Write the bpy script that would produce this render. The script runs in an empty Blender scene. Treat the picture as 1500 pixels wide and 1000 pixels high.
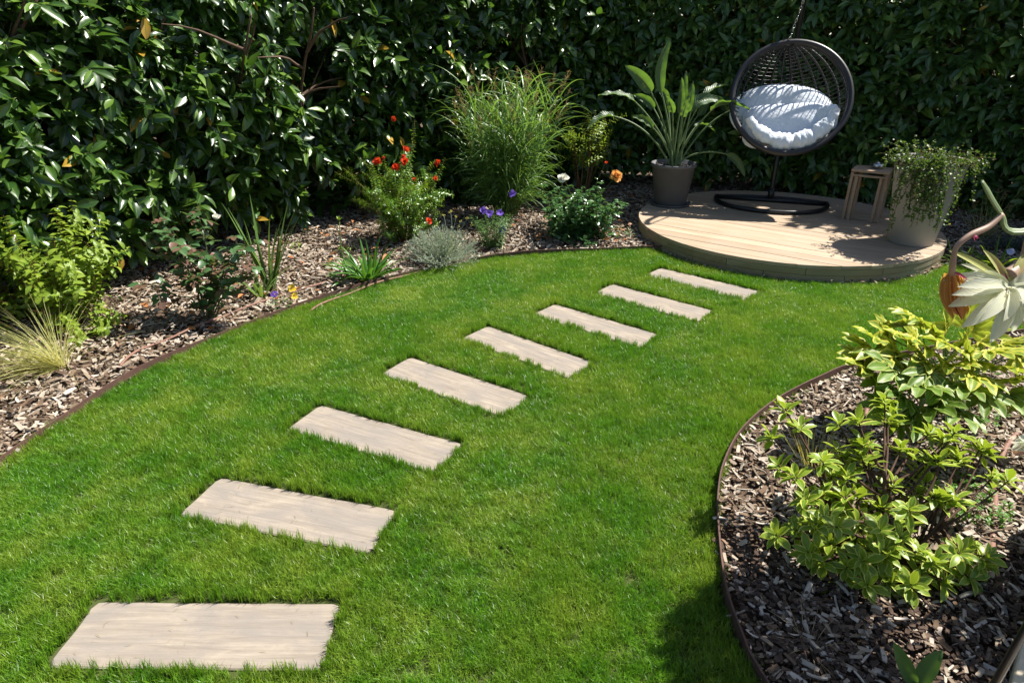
import bpy, math
import numpy as np
from mathutils import Matrix, Vector

C = bpy.context.scene
col = C.collection
rng = np.random.default_rng(11)
R = math.radians

# ------------------------------------------------------------------ camera, sky, sun, exposure
FPX, PITCH, EYE = 951.2, 0.4388, 1.6605          # focal length in photo pixels (1500 wide), tilt, eye height
cam_d = bpy.data.cameras.new('camera'); cam = bpy.data.objects.new('camera', cam_d); col.objects.link(cam)
cam_d.sensor_width = 36.0; cam_d.lens = FPX / 1500 * 36.0
cam_d.clip_start = 0.05; cam_d.clip_end = 400
cam.location = (0, 0, EYE); cam.rotation_euler = (math.pi / 2 - PITCH, 0, 0)
C.camera = cam

SUN = np.array([0.541, 0.229, 0.809]); SUN /= np.linalg.norm(SUN)      # direction towards the sun
w = bpy.data.worlds.new('World'); C.world = w; w.use_nodes = True
nt = w.node_tree; bg = nt.nodes['Background']
sky = nt.nodes.new('ShaderNodeTexSky'); sky.sky_type = 'NISHITA'; sky.sun_disc = False
sky.sun_elevation = math.asin(SUN[2]); sky.sun_rotation = math.atan2(SUN[0], SUN[1])
nt.links.new(sky.outputs[0], bg.inputs[0]); bg.inputs[1].default_value = 0.062
sd = bpy.data.lights.new('sun', 'SUN'); so = bpy.data.objects.new('sun', sd); col.objects.link(so)
sd.energy = 5.0; sd.angle = R(0.53); sd.color = (1.0, 0.95, 0.87)
so.rotation_euler = Vector(SUN).to_track_quat('Z', 'Y').to_euler(); so.location = Vector(SUN * 30)
C.view_settings.view_transform = 'Standard'; C.view_settings.look = 'None'
C.view_settings.exposure = 1.22; C.view_settings.gamma = 1.0; C.view_settings.use_curve_mapping = False
C.cycles.max_bounces = 8; C.cycles.transparent_max_bounces = 4
C.cycles.sample_clamp_indirect = 6

# ------------------------------------------------------------------ measuring helpers
_c, _s = math.cos(PITCH), math.sin(PITCH)
def gp(u, v, z=0.0):
    """ground point (height z) under a pixel measured in the photograph"""
    dx, dz = (u - 750) / FPX, (500 - v) / FPX
    y = _c + dz * _s; zz = -_s + dz * _c
    t = (z - EYE) / zz
    return np.array([dx * t, y * t, z])
def pt(u, v, y):
    """point at world depth y under a pixel measured in the photograph"""
    dx, dz = (u - 750) / FPX, (500 - v) / FPX
    yy = _c + dz * _s; t = y / yy
    return np.array([dx * t, y, EYE + (-_s + dz * _c) * t])
def project(P):
    z = P[..., 2] - EYE; y = P[..., 1]
    up = y * _s + z * _c; fw = np.maximum(y * _c - z * _s, 1e-3)
    return 750 + FPX * P[..., 0] / fw, 500 - FPX * up / fw, fw
def nrm(a):
    a = np.asarray(a, float)
    return a / np.maximum(np.linalg.norm(a, axis=-1, keepdims=True), 1e-9)
def uni(a, b, n=None): return rng.uniform(a, b, n)

# ------------------------------------------------------------------ mesh helpers
ORG = {}
class Geo:
    def __init__(s): s.V = []; s.Q = []; s.T = []; s.A = []; s.n = 0
    def add(s, V, Q=None, T=None, A=None):
        V = np.asarray(V, float).reshape(-1, 3)
        s.V.append(V)
        if Q is not None and len(Q): s.Q.append(np.asarray(Q, int).reshape(-1, 4) + s.n)
        if T is not None and len(T): s.T.append(np.asarray(T, int).reshape(-1, 3) + s.n)
        s.A.append(np.zeros((len(V), 4)) if A is None else np.asarray(A, float)); s.n += len(V); return s
    def tube(s, P, r, n=6, cap=True, a=None):
        P = np.asarray(P, float); m = len(P)
        r = np.broadcast_to(np.asarray(r, float), (m,))
        T = np.gradient(P, axis=0); T = nrm(T)
        ref = np.array([0, 0, 1.0]) if abs(T[0, 2]) < .9 else np.array([1.0, 0, 0])
        X = np.empty_like(P); x = nrm(np.cross(T[0], ref))
        for i in range(m):
            x = x - T[i] * (x @ T[i]); x = x / max(np.linalg.norm(x), 1e-9); X[i] = x
        Y = np.cross(T, X)
        an = np.arange(n) / n * 2 * math.pi
        V = P[:, None] + r[:, None, None] * (np.cos(an)[None, :, None] * X[:, None] + np.sin(an)[None, :, None] * Y[:, None])
        i = np.arange(m - 1)[:, None] * n; j = np.arange(n)[None]; k = (j + 1) % n
        Q = np.stack([i + j, i + k, i + n + k, i + n + j], -1).reshape(-1, 4)
        V = V.reshape(-1, 3); T_ = []
        if cap:
            V = np.vstack([V, P[:1], P[-1:]]); b = m * n
            j = np.arange(n); k = (j + 1) % n
            T_ = np.vstack([np.stack([k, j, np.full(n, b)], -1), np.stack([(m - 1) * n + j, (m - 1) * n + k, np.full(n, b + 1)], -1)])
        A = np.zeros((len(V), 4)); A[:, 2] = 0 if a is None else a
        return s.add(V, Q, T_, A)
    def ring(s, P, r, n=6):
        """closed tube"""
        P = np.asarray(P, float); m = len(P)
        T = nrm(np.roll(P, -1, 0) - np.roll(P, 1, 0)); c = P.mean(0)
        X = nrm(P - c); X = nrm(X - T * (X * T).sum(1, keepdims=True)); Y = np.cross(T, X)
        an = np.arange(n) / n * 2 * math.pi
        V = P[:, None] + r * (np.cos(an)[None, :, None] * X[:, None] + np.sin(an)[None, :, None] * Y[:, None])
        i = np.arange(m)[:, None]; i2 = (i + 1) % m; j = np.arange(n)[None]; k = (j + 1) % n
        return s.add(V, np.stack([i * n + j, i * n + k, i2 * n + k, i2 * n + j], -1).reshape(-1, 4))
    def lathe(s, c, prof, n=40, axis=None):
        """prof: (radius, height) list round a vertical axis at c"""
        prof = np.asarray(prof, float); m = len(prof)
        an = np.arange(n) / n * 2 * math.pi
        V = np.stack([prof[:, :1] * np.cos(an), prof[:, :1] * np.sin(an), np.repeat(prof[:, 1:], n, 1)], -1) + np.asarray(c, float)
        i = np.arange(m - 1)[:, None] * n; j = np.arange(n)[None]; k = (j + 1) % n
        return s.add(V, np.stack([i + j, i + k, i + n + k, i + n + j], -1).reshape(-1, 4))
    def box(s, c, size, yaw=0.0, bev=0.0):
        c = np.asarray(c, float); h = np.asarray(size, float) / 2
        if bev <= 0:
            v = np.array([[x, y, z] for z in (-1, 1) for y in (-1, 1) for x in (-1, 1)], float) * h
            Q = [[0, 2, 3, 1], [4, 5, 7, 6], [0, 1, 5, 4], [2, 6, 7, 3], [0, 4, 6, 2], [1, 3, 7, 5]]
        else:
            b = bev; L = []
            for z, q in ((-h[2], b), (-h[2] + b, 0), (h[2] - b, 0), (h[2], b)):
                L += [[-h[0] + q, -h[1] + q, z], [h[0] - q, -h[1] + q, z], [h[0] - q, h[1] - q, z], [-h[0] + q, h[1] - q, z]]
            v = np.array(L); Q = [[3, 2, 1, 0], [12, 13, 14, 15]]
            for k in range(3):
                for j in range(4): Q.append([k * 4 + j, k * 4 + (j + 1) % 4, k * 4 + 4 + (j + 1) % 4, k * 4 + 4 + j])
        cy, sy = math.cos(yaw), math.sin(yaw)
        v = v @ np.array([[cy, sy, 0], [-sy, cy, 0], [0, 0, 1]]) + c
        return s.add(v, Q)
    def prism(s, poly, z0, z1):
        """vertical prism over a convex polygon"""
        poly = np.asarray(poly, float); n = len(poly); c = poly.mean(0)
        V = np.vstack([np.c_[poly, np.full(n, z0)], np.c_[poly, np.full(n, z1)], [[*c, z0]], [[*c, z1]]])
        j = np.arange(n); k = (j + 1) % n
        return s.add(V, np.stack([j, k, n + k, n + j], -1), np.vstack([np.stack([n + j, n + k, np.full(n, 2 * n + 1)], -1), np.stack([k, j, np.full(n, 2 * n)], -1)]))
    def arrays(s):
        V = np.vstack(s.V); A = np.vstack(s.A)
        Q = np.vstack(s.Q) if s.Q else np.zeros((0, 4), int); T = np.vstack(s.T) if s.T else np.zeros((0, 3), int)
        return V, Q, T, A

def make_mesh(name, V, Q, T, A, mat, smooth=True):
    me = bpy.data.meshes.new(name)
    nq, ntr = len(Q), len(T)
    me.vertices.add(len(V)); me.vertices.foreach_set('co', np.ascontiguousarray(V, np.float32).ravel())
    me.loops.add(nq * 4 + ntr * 3)
    me.loops.foreach_set('vertex_index', np.concatenate([Q.ravel(), T.ravel()]).astype(np.int32))
    me.polygons.add(nq + ntr)
    st = np.concatenate([np.arange(nq) * 4, nq * 4 + np.arange(ntr) * 3]).astype(np.int32)
    me.polygons.foreach_set('loop_start', st)
    me.polygons.foreach_set('use_smooth', np.full(nq + ntr, smooth))
    at = me.attributes.new('luv', 'FLOAT_COLOR', 'POINT'); at.data.foreach_set('color', np.ascontiguousarray(A, np.float32).ravel())
    me.update(calc_edges=True); me.validate()
    if mat: me.materials.append(mat)
    return me
def root_org(o):
    return ORG.get(o.name, np.zeros(3)) if o is not None else np.zeros(3)
def build(name, g, mat, parent=None, smooth=True, loc=None, bevel=0):
    """links a Geo (world coordinates) as one mesh object; a child keeps its root's origin"""
    V, Q, T, A = g.arrays()
    o_ = root_org(parent) if parent is not None else (np.zeros(3) if loc is None else np.asarray(loc, float))
    me = make_mesh(name, V - o_, Q, T, A, mat, smooth)
    o = bpy.data.objects.new(name, me); col.objects.link(o)
    if parent is not None: o.parent = parent
    else: o.location = o_
    ORG[o.name] = o_
    if bevel:
        m = o.modifiers.new('bevel', 'BEVEL'); m.width = bevel; m.segments = 2; m.limit_method = 'ANGLE'
    return o
def thing(name, label, cat, loc, group=None):
    o = bpy.data.objects.new(name, None); col.objects.link(o); o.location = loc; o.empty_display_size = .1
    ORG[o.name] = np.asarray(loc, float); return tag(o, label, cat, group)
def tag(o, label=None, cat=None, group=None, kind=None):
    if label: o['label'] = label
    if cat: o['category'] = cat
    if group: o['group'] = group
    if kind: o['kind'] = kind
    return o

# ------------------------------------------------------------------ leaves
def unit_leaf(prof='oval', seg=4, fold=.25, curl=.25, wave=0., twist=0.):
    t = np.linspace(0, 1, seg + 1)
    if prof == 'oval': wd = np.sin(np.pi * t ** .85) ** .75
    elif prof == 'lance': wd = np.sin(np.pi * np.clip(t, 0, 1) ** .7) ** .9
    elif prof == 'obov': wd = np.sin(np.pi * t ** 1.25) ** .8
    elif prof == 'blade': wd = (1 - t) ** .6 * (0.5 + .5 * np.minimum(t * 4, 1))
    elif prof == 'round': wd = np.sqrt(np.maximum(1 - (2 * t - 1) ** 2, 0))
    elif prof == 'paddle': wd = np.minimum(np.sin(np.pi * t ** .8) ** .6, 1)
    elif prof == 'petal': wd = np.sin(np.pi * np.minimum(t * .86 + .06, 1)) ** .7
    wd = np.maximum(wd, .03); wd[-1] = .03
    y = t; z = -curl * t ** 2; y = t - .35 * abs(curl) * t ** 3 * .5
    V = []; A = []
    for i in range(seg + 1):
        for sx in (-1, 0, 1):
            x = sx * wd[i] * .5
            V.append([x, y[i], z[i] + fold * abs(x) * .5 + wave * math.sin(i * 2.1 + sx) * abs(sx) * .5 + twist * x * t[i]])
            A.append([sx, t[i], 0, 0])
    Q = []
    for i in range(seg):
        for j in (0, 1): Q.append([i * 3 + j, i * 3 + j + 1, i * 3 + 4 + j, i * 3 + 3 + j])
    return np.array(V), np.array(Q), np.array(A, float)
def bases(D, U, L, W):
    D = nrm(D); X = np.cross(D, U); X = nrm(X + 1e-6); Z = np.cross(X, D)
    return np.stack([X * np.asarray(W)[:, None], D * np.asarray(L)[:, None], Z * np.asarray(L)[:, None]], -1)   # N,3,3 columns
class Leaves:
    """many leaves: the ones that show largest become parts, the rest one mesh of kind stuff"""
    def __init__(s): s.P = []; s.D = []; s.U = []; s.L = []; s.W = []; s.F = []
    def add(s, P, D, U, L, W, front=1):
        P = np.atleast_2d(P); n = len(P)
        s.P.append(P); s.D.append(np.broadcast_to(D, (n, 3))); s.U.append(np.broadcast_to(U, (n, 3)))
        s.L.append(np.broadcast_to(L, (n,))); s.W.append(np.broadcast_to(W, (n,))); s.F.append(np.full(n, front))
    def finish(s, root, mat, variants, parts=0, name='leaf', rest='foliage', cell=11, inner=None, minpx=8):
        P = np.vstack(s.P); D = np.vstack(s.D); U = np.vstack(s.U); L = np.concatenate(s.L); W = np.concatenate(s.W); F = np.concatenate(s.F)
        B = bases(D, U, L, W); N = len(P); idx = rng.integers(0, len(variants), N)
        pick = np.zeros(N, bool)
        if parts:
            ctr = P + B[:, :, 1] * .5; u, v, fw = project(ctr)
            ok = np.nonzero((u > 0) & (u < 1500) & (v > 0) & (v < 1000) & (F == 1) & (L * FPX / fw > minpx))[0]
            key = (u[ok] // cell).astype(int) * 1000 + (v[ok] // cell).astype(int)
            order = ok[np.lexsort((fw[ok], key))]; key = key[np.lexsort((fw[ok], key))]
            first = order[np.r_[True, key[1:] != key[:-1]]] if len(order) else order
            vd = nrm(np.array([0, 0, EYE]) - ctr[first]); face = np.abs((nrm(B[first][:, :, 2]) * vd).sum(1))
            score = (L * W)[first] * (.25 + face) / fw[first] ** 2
            pick[first[np.argsort(-score)[:parts]]] = True
        o0 = root_org(root)
        if pick.any():
            ms = [make_mesh(name, v_, q_, np.zeros((0, 3), int), a_, mat) for v_, q_, a_ in variants]
            for i in np.nonzero(pick)[0]:
                o = bpy.data.objects.new(name, ms[idx[i]]); col.objects.link(o); o.parent = root
                M = np.eye(4); M[:3, :3] = B[i]; M[:3, 3] = P[i] - o0
                o.matrix_basis = Matrix(M.tolist())
        if (~pick).any():
            out = []
            for lay, vs in ((1, variants), (0, inner or variants)):
                g = Geo()
                for k, (v_, q_, a_) in enumerate(vs):
                    m = np.nonzero(~pick & (F == lay) & (idx % len(vs) == k))[0]
                    if not len(m): continue
                    V = np.einsum('nij,vj->nvi', B[m], v_) + P[m][:, None]
                    Q = q_[None] + (np.arange(len(m)) * len(v_))[:, None, None]
                    A = np.repeat(a_[None], len(m), 0); A[:, :, 2] = uni(0, 1, len(m))[:, None]
                    g.add(V, Q, None, A.reshape(-1, 4))
                if g.n: out.append(g)
            gg = Geo()
            for g in out: gg.add(*g.arrays())
            o = build(rest, gg, mat, root); o['kind'] = 'stuff'
        return N

def curve(p0, d, length, droop=0., n=6, wob=0.):
    """a stem's polyline"""
    p = np.array(p0, float); d = nrm(np.array(d, float)); out = [p.copy()]
    for i in range(n):
        d = nrm(d + np.array([0, 0, -droop / n]) + rng.normal(0, wob, 3)); p = p + d * length / n; out.append(p.copy())
    return np.array(out)
def along(P, t):
    seg = np.r_[0, np.cumsum(np.linalg.norm(np.diff(P, axis=0), axis=1))]; x = np.asarray(t) * seg[-1]
    return np.stack([np.interp(x, seg, P[:, k]) for k in range(3)], -1)
def bez(p0, p1, p2, n=10):
    t = np.linspace(0, 1, n)[:, None]
    return (1 - t) ** 2 * np.asarray(p0) + 2 * t * (1 - t) * np.asarray(p1) + t ** 2 * np.asarray(p2)
def smooth_line(P, n):
    P = np.asarray(P, float); m = len(P); t = np.linspace(0, m - 1, n); out = []
    for x in t:
        i = min(int(x), m - 2); f = x - i
        a, b, c, d = P[max(i - 1, 0)], P[i], P[i + 1], P[min(i + 2, m - 1)]
        out.append(.5 * ((2 * b) + (-a + c) * f + (2 * a - 5 * b + 4 * c - d) * f ** 2 + (-a + 3 * b - 3 * c + d) * f ** 3))
    return np.array(out)
def rdir(n=None):
    return nrm(rng.normal(0, 1, (n, 3) if n else 3))
def vnoise(P, scale, seed=0):
    """smooth 3-D value noise in -1..1"""
    r = np.random.default_rng(seed); ph = r.uniform(0, 6.28, (10, 3)); k = r.normal(0, 1, (10, 3)) * scale
    return np.mean([np.sin(P @ k[i] + ph[i, 0]) for i in range(10)], 0) * 1.8

# ------------------------------------------------------------------ materials
class NT:
    def __init__(s, name):
        s.m = bpy.data.materials.new(name); s.m.use_nodes = True; s.t = s.m.node_tree; s.t.nodes.clear()
        s.out = s.n('ShaderNodeOutputMaterial')
    def n(s, typ, **kw):
        n = s.t.nodes.new(typ)
        for k, v in kw.items(): setattr(n, k, v)
        return n
    def l(s, a, b): s.t.links.new(a, b)
    def math(s, op, a, b=None, clamp=False):
        n = s.n('ShaderNodeMath', operation=op, use_clamp=clamp)
        for i, x in enumerate((a, b)):
            if x is None: continue
            if isinstance(x, (int, float)): n.inputs[i].default_value = x
            else: s.l(x, n.inputs[i])
        return n.outputs[0]
    def mix(s, f, a, b, blend='MIX'):
        n = s.n('ShaderNodeMix', data_type='RGBA', blend_type=blend)
        for i, x in ((0, f), (6, a), (7, b)):
            if isinstance(x, (int, float)): n.inputs[i].default_value = x
            elif isinstance(x, tuple): n.inputs[i].default_value = (*x, 1)
            else: s.l(x, n.inputs[i])
        return n.outputs[2]
    def ramp(s, f, stops, interp='LINEAR'):
        n = s.n('ShaderNodeValToRGB'); r = n.color_ramp; r.interpolation = interp
        while len(r.elements) < len(stops): r.elements.new(.5)
        for e, (p, c) in zip(r.elements, stops): e.position = p; e.color = (*c, 1) if isinstance(c, tuple) else (c, c, c, 1)
        s.l(f, n.inputs[0]); return n.outputs[0]
    def noise(s, scale, detail=4, rough=.55, vec=None, dist=0.):
        n = s.n('ShaderNodeTexNoise'); n.inputs['Scale'].default_value = scale; n.inputs['Detail'].default_value = detail
        n.inputs['Roughness'].default_value = rough; n.inputs['Distortion'].default_value = dist
        if vec is not None: s.l(vec, n.inputs['Vector'])
        return n.outputs[0]
    def coord(s, kind='Object', scale=(1, 1, 1), rot=(0, 0, 0)):
        c = s.n('ShaderNodeTexCoord'); m = s.n('ShaderNodeMapping'); m.inputs['Scale'].default_value = scale; m.inputs['Rotation'].default_value = rot
        s.l(c.outputs[kind], m.inputs[0]); return m.outputs[0]
    def pos(s): return s.n('ShaderNodeNewGeometry').outputs['Position']
    def rand(s): return s.n('ShaderNodeObjectInfo').outputs['Random']
    def bsdf(s, colr, rough=.5, spec=.5, metal=0., bump=None, bstr=.3, bdist=.01):
        b = s.n('ShaderNodeBsdfPrincipled')
        if isinstance(colr, tuple): b.inputs['Base Color'].default_value = (*colr, 1)
        else: s.l(colr, b.inputs['Base Color'])
        if isinstance(rough, (int, float)): b.inputs['Roughness'].default_value = rough
        else: s.l(rough, b.inputs['Roughness'])
        b.inputs['Specular IOR Level'].default_value = spec; b.inputs['Metallic'].default_value = metal
        if bump is not None:
            n = s.n('ShaderNodeBump'); n.inputs['Strength'].default_value = bstr; n.inputs['Distance'].default_value = bdist
            s.l(bump, n.inputs['Height']); s.l(n.outputs[0], b.inputs['Normal'])
        return b
    def done(s, sh): s.l(sh.outputs[0], s.out.inputs[0]); return s.m

def leaf_mat(name, c1, c2, rough=.45, spec=.4, trans=.3, tcol=None, edge=None, edge_at=.55, rib=None, mott=0., odd=None, veins=0., young=None):
    k = NT(name); a = k.n('ShaderNodeAttribute', attribute_name='luv'); sep = k.n('ShaderNodeSeparateColor'); k.l(a.outputs['Color'], sep.inputs[0])
    rn = k.math('FRACT', k.math('ADD', sep.outputs[2], k.rand()))
    c = k.mix(rn, c1, c2)
    ax = k.math('ABSOLUTE', sep.outputs[0])
    nz = k.noise(35, 2, vec=k.pos())
    c = k.mix(k.math('MULTIPLY', nz, .35), c, tuple(x * .55 for x in c1))
    if odd is not None:
        c = k.mix(k.math('GREATER_THAN', k.math('FRACT', k.math('MULTIPLY', rn, 17.3)), 1 - odd[0]), c, odd[1])
    if young is not None: c = k.mix(k.math('GREATER_THAN', k.math('FRACT', k.math('MULTIPLY', rn, 9.7)), 1 - young[0]), c, young[1])
    if rib is not None: c = k.mix(k.math('MULTIPLY', k.math('LESS_THAN', ax, .1), .7), c, rib)
    if edge is not None:
        e = k.math('ADD', ax, k.math('MULTIPLY', k.math('SUBTRACT', k.noise(60, 2, vec=k.pos()), .5), .7))
        c = k.mix(k.math('MULTIPLY', k.math('SUBTRACT', e, edge_at), 6, True), c, edge)
    bump = None
    if veins < 0: bump = k.math('SINE', k.math('MULTIPLY', sep.outputs[0], -veins))
    if veins > 0:
        wv = k.math('SINE', k.math('MULTIPLY', k.math('SUBTRACT', sep.outputs[1], k.math('MULTIPLY', ax, .12)), veins))
        bump = wv
    b = k.bsdf(c, rough, spec, bump=bump, bstr=.35, bdist=.004)
    tr = k.n('ShaderNodeBsdfTranslucent')
    tc = k.mix(.8, c, tcol or tuple(min(1, x * f) for x, f in zip(c2, (2.2, 2.0, .9))))
    k.l(tc, tr.inputs[0])
    ms = k.n('ShaderNodeMixShader'); ms.inputs[0].default_value = trans
    k.l(b.outputs[0], ms.inputs[1]); k.l(tr.outputs[0], ms.inputs[2])
    return k.done(ms)
def plain(name, c, rough=.6, spec=.4, metal=0., var=.25, scale=20, bump=0.):
    k = NT(name); nz = k.noise(scale, 5, vec=k.coord())
    cc = k.mix(nz, tuple(x * (1 - var) for x in c), tuple(min(1, x * (1 + var)) for x in c))
    return k.done(k.bsdf(cc, rough, spec, metal, bump=nz if bump else None, bstr=bump, bdist=.005))

M = {}
M['laurel'] = leaf_mat('laurel_leaf', (.014, .046, .009), (.058, .130, .016), .30, .62, .26, (.12, .26, .02), rib=(.10, .17, .04), odd=(.007, (.42, .25, .03)), young=(.14, (.11, .20, .025)))
M['laurel2'] = leaf_mat('shade_lifted_laurel_leaf', (.030, .078, .020), (.085, .175, .032), .32, .6, .26, (.14, .30, .03), rib=(.14, .22, .06), odd=(.007, (.42, .25, .03)), young=(.15, (.14, .25, .04)))  # laurel copy with fill light put into its colour, for the shaded hedge
M['bark'] = plain('bark', (.10, .065, .045), .9, .2, var=.5, scale=30, bump=.6)
M['twig'] = plain('twig', (.13, .075, .045), .8, .2, var=.4)
M['greenstem'] = plain('green_stem', (.10, .16, .035), .6, .3)

def wood_mat(name, c1, c2, rot=0., along=6., across=70., rough=.75, grey=None, bump=.25):
    k = NT(name); v = k.coord('Object', (along, across, across), (0, 0, rot))
    rn = k.rand(); off = k.n('ShaderNodeVectorMath', operation='ADD'); k.l(v, off.inputs[0])
    cb = k.n('ShaderNodeCombineXYZ'); k.l(k.math('MULTIPLY', rn, 37.), cb.inputs[0]); k.l(k.math('MULTIPLY', rn, 91.), cb.inputs[1]); k.l(cb.outputs[0], off.inputs[1])
    g = k.noise(1., 5, .6, off.outputs[0], .6)
    big = k.noise(2.2, 3, .5, k.coord('Object', (.7, 3, 3), (0, 0, rot)))
    c = k.mix(k.ramp(g, [(.3, 0.), (.7, 1.)]), c1, c2)
    c = k.mix(k.math('MULTIPLY', rn, .5), c, tuple(x * .62 for x in c1))
    if grey: c = k.mix(k.ramp(big, [(.45, 0.), (.7, .75)]), c, grey)
    return k.done(k.bsdf(c, rough, .3, bump=g, bstr=bump, bdist=.004))

# ------------------------------------------------------------------ ground, lawn soil, beds
k = NT('soil'); v = k.pos(); n1 = k.noise(9, 6, .7, v); n2 = k.noise(70, 3, .6, v)
c = k.mix(n1, (.035, .024, .017), (.13, .09, .06)); c = k.mix(k.ramp(n2, [(.5, 0.), (.75, .8)]), c, (.24, .17, .115))
M['soil'] = k.done(k.bsdf(c, .95, .15, bump=n2, bstr=.8, bdist=.02))
k = NT('turf_soil'); c = k.mix(k.noise(14, 4, .6, k.pos()), (.035, .055, .012), (.075, .085, .03)); M['turf'] = k.done(k.bsdf(c, .95, .1))

g = Geo(); g.add([[-60, -60, -.03], [60, -60, -.03], [60, 60, -.03], [-60, 60, -.03]], [[0, 1, 2, 3]])
tag(build('ground', g, M['soil']), kind='structure')

DC = np.array([2.46, 5.82]); DR, DZ = 1.285, .14
EDGE_FAR = smooth_line([[-2.16, .2], [-2.2, 1.3], [-2.18, 2.27], [-2.12, 2.65], [-2.02, 3.09], [-1.82, 3.48], [-1.56, 3.89], [-1.28, 4.21], [-.96, 4.55], [-.59, 4.85], [-.17, 5.09], [.29, 5.24], [.75, 5.31], [1.11, 5.35], [1.36, 5.33]], 120)
EDGE_NEAR = smooth_line([[5.0, 3.95], [3.6, 3.72], [2.61, 3.44], [1.92, 3.18], [1.61, 2.99], [1.28, 2.75], [1.05, 2.51], [.89, 2.25], [.8, 2.03], [.74, 1.8], [.69, 1.55], [.685, 1.37], [.70, 1.26], [.78, .9], [.9, .5]], 120)
fr = [DC + DR * 1.02 * np.array([math.cos(a), math.sin(a)]) for a in np.linspace(R(205), R(318), 40)]
LAWN = np.vstack([EDGE_FAR, fr, [[3.52, 4.9], [3.75, 4.6], [4.3, 4.35], [5.0, 4.2]], EDGE_NEAR, [[.9, .1]]])
def inside(P, poly):
    x, y = P[:, 0], P[:, 1]; r = np.zeros(len(P), bool); n = len(poly)
    for i in range(n):
        a, b = poly[i], poly[(i + 1) % n]
        cnd = (a[1] > y) != (b[1] > y)
        r ^= cnd & (x < (b[0] - a[0]) * (y - a[1]) / (b[1] - a[1] + 1e-12) + a[0])
    return r
def poly_dist(P, line):
    d = np.full(len(P), 9.)
    for a, b in zip(line[:-1], line[1:]):
        ab = b - a; t = np.clip(((P - a) @ ab) / (ab @ ab + 1e-12), 0, 1)
        d = np.minimum(d, np.linalg.norm(P - a - t[:, None] * ab, axis=1))
    return d
import bmesh
def flat_sheet(name, poly, z, mat):
    bm = bmesh.new(); vs = [bm.verts.new((p[0], p[1], z)) for p in poly]; f = bm.faces.new(vs)
    bmesh.ops.triangulate(bm, faces=[f]); me = bpy.data.meshes.new(name); bm.to_mesh(me); bm.free(); me.materials.append(mat)
    if me.polygons[0].normal.z < 0: me.flip_normals()
    o = bpy.data.objects.new(name, me); col.objects.link(o); return tag(o, kind='structure')
flat_sheet('lawn', LAWN, -.006, M['turf'])

# metal lawn edging: two lengths of rusty strip
M['edging'] = plain('rusty_edging', (.085, .045, .035), .75, .3, var=.5, scale=25, bump=.2)
def strip(name, line, z0, z1, th, label, group):
    T = nrm(np.gradient(line, axis=0)); N = np.stack([-T[:, 1], T[:, 0]], 1) * th / 2
    n = len(line); z0 = np.full(n, z0); zt = z1 + .012 + .006 * np.sin(np.arange(n) * .23)
    V = np.concatenate([np.c_[line - N, z0], np.c_[line - N, zt], np.c_[line + N, zt], np.c_[line + N, z0]])
    j = np.arange(n - 1); Q = np.vstack([np.stack([a * n + j, a * n + j + 1, b * n + j + 1, b * n + j], -1) for a, b in ((0, 1), (1, 2), (2, 3))])
    g = Geo().add(V, Q); o = build(name, g, M['edging'], smooth=False, loc=(*line[n // 2], 0)); tag(o, label, 'lawn edging', group)
strip('lawn_edging', EDGE_FAR, -.05, .035, .006, 'rusty metal edging strip between the lawn and the hedge-side bark border', 'metal edging strips round the lawn')
strip('lawn_edging', EDGE_NEAR, -.05, .045, .006, 'rusty metal edging strip curving round the bed of yellow-green variegated shrubs', 'metal edging strips round the lawn')

# ------------------------------------------------------------------ stepping slabs
k = NT('cast_timber_slab'); v = k.coord('Object', (3.6, 42, 42)); cb = k.n('ShaderNodeCombineXYZ'); k.l(k.math('MULTIPLY', k.rand(), 60.), cb.inputs[0]); k.l(k.math('MULTIPLY', k.rand(), 33.), cb.inputs[1])
va = k.n('ShaderNodeVectorMath', operation='ADD'); k.l(v, va.inputs[0]); k.l(cb.outputs[0], va.inputs[1])
gr = k.noise(1., 6, .65, va.outputs[0], .35); vb = k.n('ShaderNodeVectorMath', operation='ADD'); k.l(k.coord('Object', (4.5, 9, 9)), vb.inputs[0]); k.l(cb.outputs[0], vb.inputs[1])
bl = k.noise(1., 4, .6, vb.outputs[0], .5)
c = k.mix(k.ramp(gr, [(.3, 0.), (.72, 1.)]), (.19, .160, .128), (.315, .27, .22))
c = k.mix(k.ramp(bl, [(.45, 0.), (.62, .75)]), c, (.20, .178, .158))
c = k.mix(k.ramp(bl, [(.28, .7), (.42, 0.)]), c, (.35, .295, .235))
vl = k.n('ShaderNodeVectorMath', operation='ADD'); k.l(k.coord('Object', (5., 110, 110)), vl.inputs[0]); k.l(cb.outputs[0], vl.inputs[1]); lines = k.noise(1., 3, .6, vl.outputs[0], .3); c = k.mix(k.ramp(lines, [(.60, 0.), (.74, .4)]), c, (.15, .12, .095)); fine = k.noise(90, 3, .7, k.pos()); c = k.mix(k.ramp(fine, [(.60, 0.), (.72, .6)]), c, (.22, .17, .13))
M['slab'] = k.done(k.bsdf(c, .85, .25, bump=k.math('SUBTRACT', gr, k.math('MULTIPLY', lines, .8)), bstr=.45, bdist=.006))
SLAB_W, SLAB_D = .80, .2425
SL = np.array([[-1.189, 1.78, -.01], [-1.075, 2.481, -.26], [-.8, 3.141, -.434], [-.392, 3.753, -.582], [.098, 4.269, -.693], [.653, 4.738, -.688], [1.21, 5.225, -.705], [1.749, 5.69, -.707]]) * [.8, .8, 1]
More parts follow.
